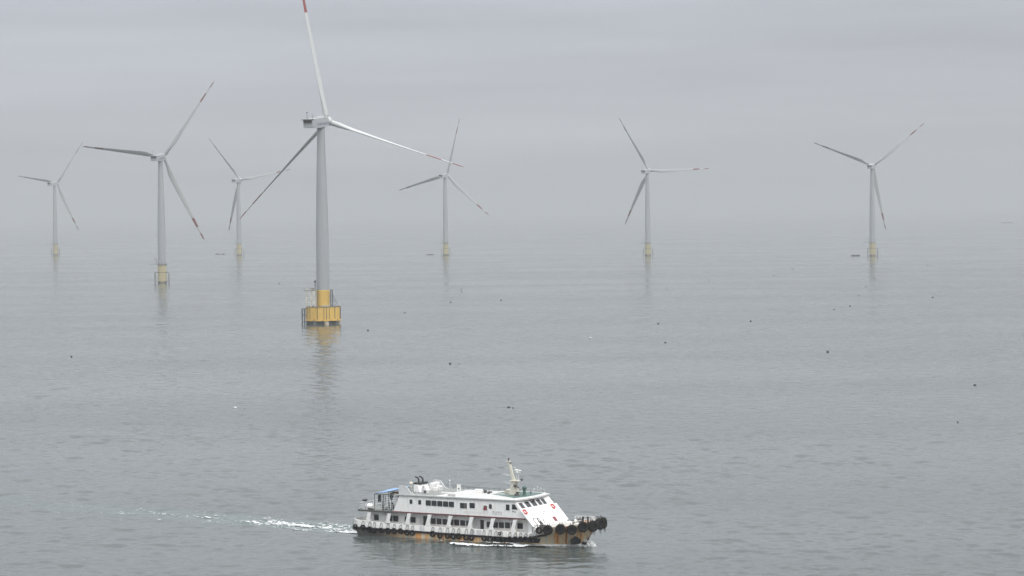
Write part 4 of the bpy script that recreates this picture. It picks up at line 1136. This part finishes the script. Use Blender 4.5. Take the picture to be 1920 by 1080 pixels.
# ---------------------------------------------------------------- person leaning out of the upper window
side_window(16.92, 17.5, 5.12, 5.75, -5.0, 0.06, 'window')
def person():
    Mx = SHIP @ Matrix.Translation((17.2, -4.98, 4.55))
    root = empty('person', Mx); tag(root, 'person in a dark red jacket leaning out of an upper deck window', 'person')
    V = [(0, .05, .55), (0, -.04, .75), (0, -.12, .92), (0, -.16, 1.0), (0, -.20, 1.10), (0, -.21, 1.20),
         (-.17, -.10, .93), (-.24, -.20, .75), (-.16, -.32, .62), (-.08, -.36, .60),
         (.17, -.10, .93), (.24, -.20, .75), (.16, -.32, .62), (.08, -.36, .60)]
    E = [(0, 1), (1, 2), (2, 3), (3, 4), (4, 5), (2, 6), (6, 7), (7, 8), (8, 9), (2, 10), (10, 11), (11, 12), (12, 13)]
    Rd = [.17, .18, .15, .065, .10, .085, .085, .062, .045, .035, .085, .062, .045, .035]
    me = bpy.data.meshes.new('body'); me.from_pydata(V, E, []); me.materials.append(M['jacket']); me.materials.append(M['skin'])
    o = bpy.data.objects.new('body', me); C.objects.link(o); o.parent = root
    sk = o.modifiers.new('skin', 'SKIN'); sv_ = me.skin_vertices[0].data
    for i, r in enumerate(Rd): sv_[i].radius = (r, r * .8)
    sv_[0].use_root = True
    ss = o.modifiers.new('sub', 'SUBSURF'); ss.levels = 1; ss.render_levels = 2
    MB().ball((0, -.205, 1.14), .098, 12, 1.15).ball((0, -.30, 1.12), .018, 6).build('face', M['skin'], root, True)
    MB().ball((0, -.185, 1.18), .112, 12, 1.0, 1.0, 1.05).build('hair', M['hair'], root, True)
    for sx in (-1, 1):
        h = MB().ball((sx * .075, -.365, .60), .04, 8, .6)
        for f in range(4): h.tube((sx * .075 + (f - 1.5) * .018, -.385, .60), (sx * .075 + (f - 1.5) * .02, -.43, .585 - .003 * f), .009, n=5)
        h.tube((sx * .04, -.37, .60), (sx * .02, -.40, .60), .01, n=5); h.build('hand', M['skin'], root, True)
person()

# ---------------------------------------------------------------- washing hung under the awning
def cloth(poly, th=.05, name='shirt', mat='black_cloth', mx=None, label='', cat='shirt'):
    n = len(poly); b = MB(); vs = []
    for h in (-th, th):
        for (u, w) in poly: vs.append((u, h + .05 * math.sin(u * 9 + w * 5), w))
    b.add(vs, [tuple(range(n - 1, -1, -1)), tuple(range(n, 2 * n))] + [(k, (k + 1) % n, n + (k + 1) % n, n + k) for k in range(n)])
    o = b.build(name, M[mat]); o.matrix_world = mx; tag(o, label, cat, 'washing hung under the ferry awning'); return o
shirt = [(-.2, -.75), (.2, -.75), (.21, -.3), (.33, -.38), (.38, -.2), (.16, 0), (.05, -.06), (-.05, -.06), (-.16, 0), (-.38, -.2), (-.33, -.38), (-.21, -.3)]
trs = [(-.22, -1.1), (-.05, -1.1), (0, -.35), (.05, -1.1), (.22, -1.1), (.2, 0), (-.2, 0)]
cloth(trs, .05, 'trousers', 'black_cloth', SHIP @ Matrix.Translation((-2.45, -4.75, 6.4)), 'black trousers hanging below the aft end of the blue awning', 'trousers')
cloth(shirt, .05, 'shirt', 'black_cloth', SHIP @ Matrix.Translation((-.2, -4.75, 6.5)), 'black shirt hanging halfway along under the blue awning', 'shirt')
cloth([(x * .8, z * .8) for x, z in shirt], .05, 'shirt', 'white_cloth', SHIP @ Matrix.Translation((.65, -4.7, 6.45)), 'white shirt hanging nearest the deckhouse under the blue awning', 'shirt')
cloth([(x * .9, z * .9) for x, z in shirt], .05, 'shirt', 'black_cloth', SHIP @ Matrix.Translation((1.0, -4.3, 6.45)), 'dark shirt hanging in the shade behind the white shirt', 'shirt')

# ---------------------------------------------------------------- foam
def foam_patch(name, s0, s1, y0, y1, d, dens, lift=.03, rough=.10, sx=.9, sy=2.0, seed=0.0):
    ns, ny = int((s1 - s0) / d), int((y1 - y0) / d)
    S, Yv = np.meshgrid(np.linspace(s0, s1, ns), np.linspace(y0, y1, ny), indexing='ij')
    D = dens(S, Yv)
    idx = np.argwhere(D > 0.02)
    keep = np.zeros_like(S, bool); Hn = np.zeros_like(S)
    for i, j in idx:
        p = Vector((S[i, j] * sx + seed, Yv[i, j] * sy, seed))
        a = noise.fractal(p * .55, 1.0, 2.0, 4); rdg = 1 - abs(noise.noise(p * 1.3 + Vector((a, a, 3))) * 2.2)
        v_ = .5 + .5 * a + .35 * (rdg - .5)
        keep[i, j] = v_ > 1.03 - D[i, j] * .80; Hn[i, j] = v_ + D[i, j]
    c, s = math.cos(R(-32)), math.sin(R(-32))
    X = -16.33 + S * c - Yv * s; Y = 390.28 + S * s + Yv * c
    Z = sea_z(X, Y, np.full_like(X, .45)) + lift + rough * np.clip(Hn - .8, 0, 1.2) * (0.5 + rng.random(S.shape))
    b = MB(); vid = -np.ones(S.shape, int); vs = []; fs = []
    def vid_(i, j):
        if vid[i, j] < 0: vid[i, j] = len(vs); vs.append((X[i, j], Y[i, j], Z[i, j]))
        return vid[i, j]
    for i in range(ns - 1):
        for j in range(ny - 1):
            if keep[i, j] and keep[i + 1, j] and (keep[i, j + 1] or keep[i + 1, j + 1]):
                fs.append((vid_(i, j), vid_(i + 1, j), vid_(i + 1, j + 1), vid_(i, j + 1)))
    me = bpy.data.meshes.new(name); me.from_pydata(vs, [], fs); me.materials.append(M['foam'])
    me.polygons.foreach_set('use_smooth', [True] * len(fs)); me.update()
    o = bpy.data.objects.new(name, me); C.objects.link(o); tag(o, kind='stuff'); return o
def gauss(x, c, w): return np.exp(-((x - c) / w) ** 2)
def wake_d(S, Y):
    t = np.clip(-S - 8, 0, None)
    cen = -0.5 + .055 * t; wid = 3.0 + .06 * t
    core = gauss(Y, cen, wid) * np.exp(-t / 38) * .72
    streak = gauss(Y, cen - .3, .9) * gauss(t, 13, 7) * .55 + gauss(Y, cen + .2, .7) * gauss(t, 36, 7) * .45
    edge = gauss(Y, cen - wid * 1.1, .8) * np.exp(-t / 20) * .35 + gauss(Y, cen + wid * 1.2, .8) * np.exp(-t / 16) * .35
    near = gauss(Y, -2.2, 2.5) * np.exp(-t / 3.5) * .35
    patchy = .85 + .5 * np.sin(S * .35 + 1.5 * np.sin(Y * .6)) * np.sin(Y * 1.1 + S * .13)
    return (core * .60 + edge * 1.35 + .45 * gauss(Y, cen, wid * 1.3) * np.exp(-t / 60)) * patchy + streak * .75 + near
foam_patch('foam', -82, -7.3, -10, 17, .12, wake_d, .04, .05, 2.6, 4.6, 3.0)
def hull_b(s): return np.interp(s, [q[1][0] for q in ST], [q[1][1] for q in ST])
def bow_d(S, Y):
    hb = hull_b(S); dist = (-(Y - PC)) - hb                      # distance off the starboard side
    back = 31.3 - S
    near = np.where(dist > -.3, np.exp(-np.clip(dist, 0, None) / 1.0), 0) * np.clip(back / 2, 0, 1) * np.clip(1.35 - back / 20, 0, 1)
    outl = 1.6 + (back - 5) * .27
    crest = gauss(dist, np.clip(outl - 1.0, .5, 3.9), .55) * np.clip((back - 3) / 3, 0, 1) * np.clip((19.5 - back) / 3, 0, 1) * 1.15
    far_ = gauss(dist, 3.2, .5) * np.clip((back - 14) / 2, 0, 1) * np.clip((26 - back) / 8, 0, 1) * .45
    side = np.where(dist > -.2, np.exp(-np.clip(dist, 0, None) / .5), 0) * np.clip((S + 6) / 4, 0, 1) * .42
    return near + crest + far_ + side
foam_patch('foam', -7, 33.5, -11.5, -.2, .12, bow_d, .11, .16, .8, 1.6, 9.0)
# water thrown up at the stem
def splash():
    b = MB(); random.seed(21)
    for k in range(900):
        u = random.random() ** .7; side = -1 if random.random() < .62 else 1
        s = 33.1 - 5.6 * u + random.gauss(0, .25); off = .2 + 1.0 * u * random.random() + float(hull_b(s - .2)) * (.4 + .5 * u)
        y = PC + side * off * (.9 if side < 0 else 1.15)
        h = (1.0 * math.exp(-((s - 32.0) / 1.2) ** 2) + .28) * (1 - .35 * random.random())
        z = random.random() ** 1.2 * h
        r = .26 * (.5 + random.random() * .9) * (1.1 - .5 * z)
        vs = []; n = 6
        b.ball((s, y, z), r, 7, .75, 1.3, 1.0)
    b.v = [tuple(SHIP @ (Vector(q) + Vector((noise.noise(Vector(q) * 5), noise.noise(Vector(q) * 5 + Vector((9, 0, 0))), noise.noise(Vector(q) * 5 + Vector((0, 9, 0))))) * .10)) for q in b.v]
    o = b.build('foam', M['foam'], None, True); tag(o, kind='stuff')
splash()

# ---------------------------------------------------------------- floats and small boats, placed on the water where they drift
def on_water(px, py):
    """a spot on the water from its bearing and depression (photo measurements)"""
    f = Vector((0, math.cos(R(1.7367)), -math.sin(R(1.7367)))); r = Vector((1, 0, 0)); u = r.cross(f)
    c, s = math.cos(R(.65)), math.sin(R(.65))
    d = f * 4700 + (r * c - u * s) * (px - 960) + (r * s + u * c) * (540 - py)
    t = -CAM_H / d.z
    return Vector((d.x * t, d.y * t, 0))
FL = [((954, 765), .62, 0, 'dark float beside a much smaller one, far up behind the ferry mast'), ((962, 765.5), .28, 0, 'tiny dark float close to the right of a larger one, behind the ferry mast'),
      ((844, 683), .58, 0, 'oval dark float alone above the ferry funnel, in the middle distance'), ((861, 683), .22, 0, 'tiny dark float trailing right of the oval dark float above the ferry funnel'),
      ((441, 765), .55, 1, 'white float far behind the ferry, left of the tower reflection'), ((459, 767), .20, 0, 'tiny dark speck float just right of the white float'),
      ((690, 620.5), .66, 0, 'wide dark float nearest to the right of the yellow platform'), ((758.8, 586.5), .60, 0, 'dark float right of and slightly higher than the yellow platform base'),
      ((845, 567.5), .70, 0, 'flat dark float, left one of a level pair well right of the yellow platform'), ((939.5, 563.5), .70, 0, 'flat dark float, right one of a level pair well right of the yellow platform'),
      ((864.8, 546), .75, 2, 'slim upright dark marker float above the level pair of floats'), ((523.5, 532), .70, 0, 'dark float left of the yellow platform top'),
      ((591, 511), .6, 0, 'small dark float just left of the closest tower'), ((652, 502), .6, 0, 'small faint float just right of the closest tower'),
      ((718, 502), .6, 0, 'faint float in the haze between the closest tower and the next to its right'), ((135, 559.5), .65, 0, 'faint float at far left, below the farthest left turbine'),
      ((134, 669.5), .45, 0, 'small float alone on the left side of the open water'), ((1107, 634.5), .62, 1, 'white float with a dark shadow side, in the middle of the open water'),
      ((1234, 607.5), .60, 0, 'dark float below the turbine with the level right blade'), ((1247.5, 643.5), .66, 0, 'round dark float with a speck to its right, nearest below that turbine'),
      ((1272, 644.5), .24, 0, 'tiny speck float to the right of the round dark float'), ((1407.5, 603), .62, 0, 'dark float alone midway between the two right-hand turbines'),
      ((1250, 542.5), .7, 2, 'small upright marker float under the turbine with the level right blade'), ((1330, 526), .65, 0, 'faint float between the two turbines on the right, upper one'),
      ((1552, 661), .66, 0, 'wide dark float on the open water below the farthest right turbine'), ((1828, 723), .62, 0, 'wide dark float close to the right border of the photo'),
      ((1796, 792.5), .28, 0, 'small dark float lowest of those on the right'), ((1749, 558), .75, 0, 'dark float on the wave line right of the farthest right turbine'),
      ((1594, 574.5), .62, 0, 'dark float, upper right one of a slanting pair below the right turbine'), ((1564, 581), .64, 0, 'dark float, lower left one of a slanting pair below the right turbine'),
      ((1610, 555), .6, 0, 'small float between the slanting pair and the right turbine foot'), ((1623.5, 538), .6, 0, 'small faint float straight below the right turbine foot'),
      ((1739.5, 498), .9, 0, 'faint float in the haze right of the right turbine foot'), ((1486, 505), .8, 0, 'faint float in the haze left of the right turbine foot, upper of two'),
      ((1451, 517), .8, 0, 'faint float in the haze left of the right turbine foot, lower of two')]
mf = []
for mt in ('float_dark', 'float_white'):
    b = MB().ball((0, 0, .12), .5, 12, .75, 1.15, 1.0); b.tube((-.1, 0, .45), (.1, 0, .5), .08, n=6); mf.append(b.mesh('float_body', M[mt], True))
bm_ = MB().ball((0, 0, .1), .35, 10, .7).tube((0, 0, .2), (0, 0, 1.7), .07).box((-.22, -.03, 1.2), (.22, .03, 1.7)); mf.append(bm_.mesh('marker_body', M['float_dark'], True))
for (p, size, kind_, lab) in FL:
    w = on_water(*p); sc1 = size * 1.35
    o = bpy.data.objects.new('fishing_float', mf[kind_]); C.objects.link(o)
    o.matrix_world = Matrix.Translation((w.x, w.y, float(sea_z(w.x, w.y, .34 * (max(w.length, 340) / 340) ** 1.35)) + .08)) @ Matrix.Rotation(random.uniform(-.6, .6), 4, 'Z') @ Matrix.Scale(sc1, 4)
    tag(o, lab, 'float', 'fishing floats scattered on the water')

def skiff(px, py, L, label, heading=0, cabin=False, w=1.6, h=.7):
    p = on_water(px, py); root = empty('small_boat', Matrix.Translation((p.x, p.y, 0)) @ Matrix.Rotation(R(heading), 4, 'Z'))
    tag(root, label, 'boat', 'small boats far out in the haze')
    b = MB(); secs = []
    for t in np.linspace(-1, 1, 9):
        bw = w * (1 - max(0, t) ** 3 * .95) * (1 - .25 * max(0, -t) ** 2); sh = h * (1 + .7 * max(0, t) ** 2 + .25 * max(0, -t) ** 2)
        x = t * L / 2
        secs.append([(x, -bw / 2, sh), (x, -bw * .38, -.25), (x, bw * .38, -.25), (x, bw / 2, sh)])
    vs = [q for s in secs for q in s]
    b.add(vs, [(i * 4 + j, (i + 1) * 4 + j, (i + 1) * 4 + (j + 1) % 4, i * 4 + (j + 1) % 4) for i in range(8) for j in range(4)] + [(0, 1, 2, 3), (35, 34, 33, 32)])
    b.build('hull', M['boat_dark'], root)
    MB().box((-L * .3, -w * .3, h * .6), (-L * .2, w * .3, h + .7)).box((L * .1, -w * .25, h * .6), (L * .18, w * .25, h + .45)).build('deck_gear', M['dark'], root)
    if cabin: MB().box((-L * .38, -w * .35, h), (-L * .1, w * .35, h + 3.0)).tube((L * .1, 0, h), (L * .1, 0, h + 5), .15).build('cabin', M['grey_white'], root)
    return root
skiff(408.5, 477, 6.0, 'faint low boat beside a hazy turbine foot, the longer one of two end to end')
skiff(418.5, 477, 3.6, 'faint short boat between a longer boat and a hazy turbine foot')
skiff(803, 478, 4.4, 'faint low boat, left one of two touching, beside the middle hazy turbine', w=1.4)
skiff(809, 478, 5.2, 'faint low boat, right one of two touching, beside the middle hazy turbine', w=1.4)
skiff(1604, 480, 9.0, 'thin dark boat with a raised bow beside the farthest right turbine', w=1.8, h=.9)
skiff(1883.5, 418, 17, 'very faint vessel near the right border at the horizon, left one of two', cabin=True, w=5, h=2.2)
skiff(1892.5, 418, 15, 'very faint vessel near the right border at the horizon, right one of two', cabin=True, w=5, h=2.2)
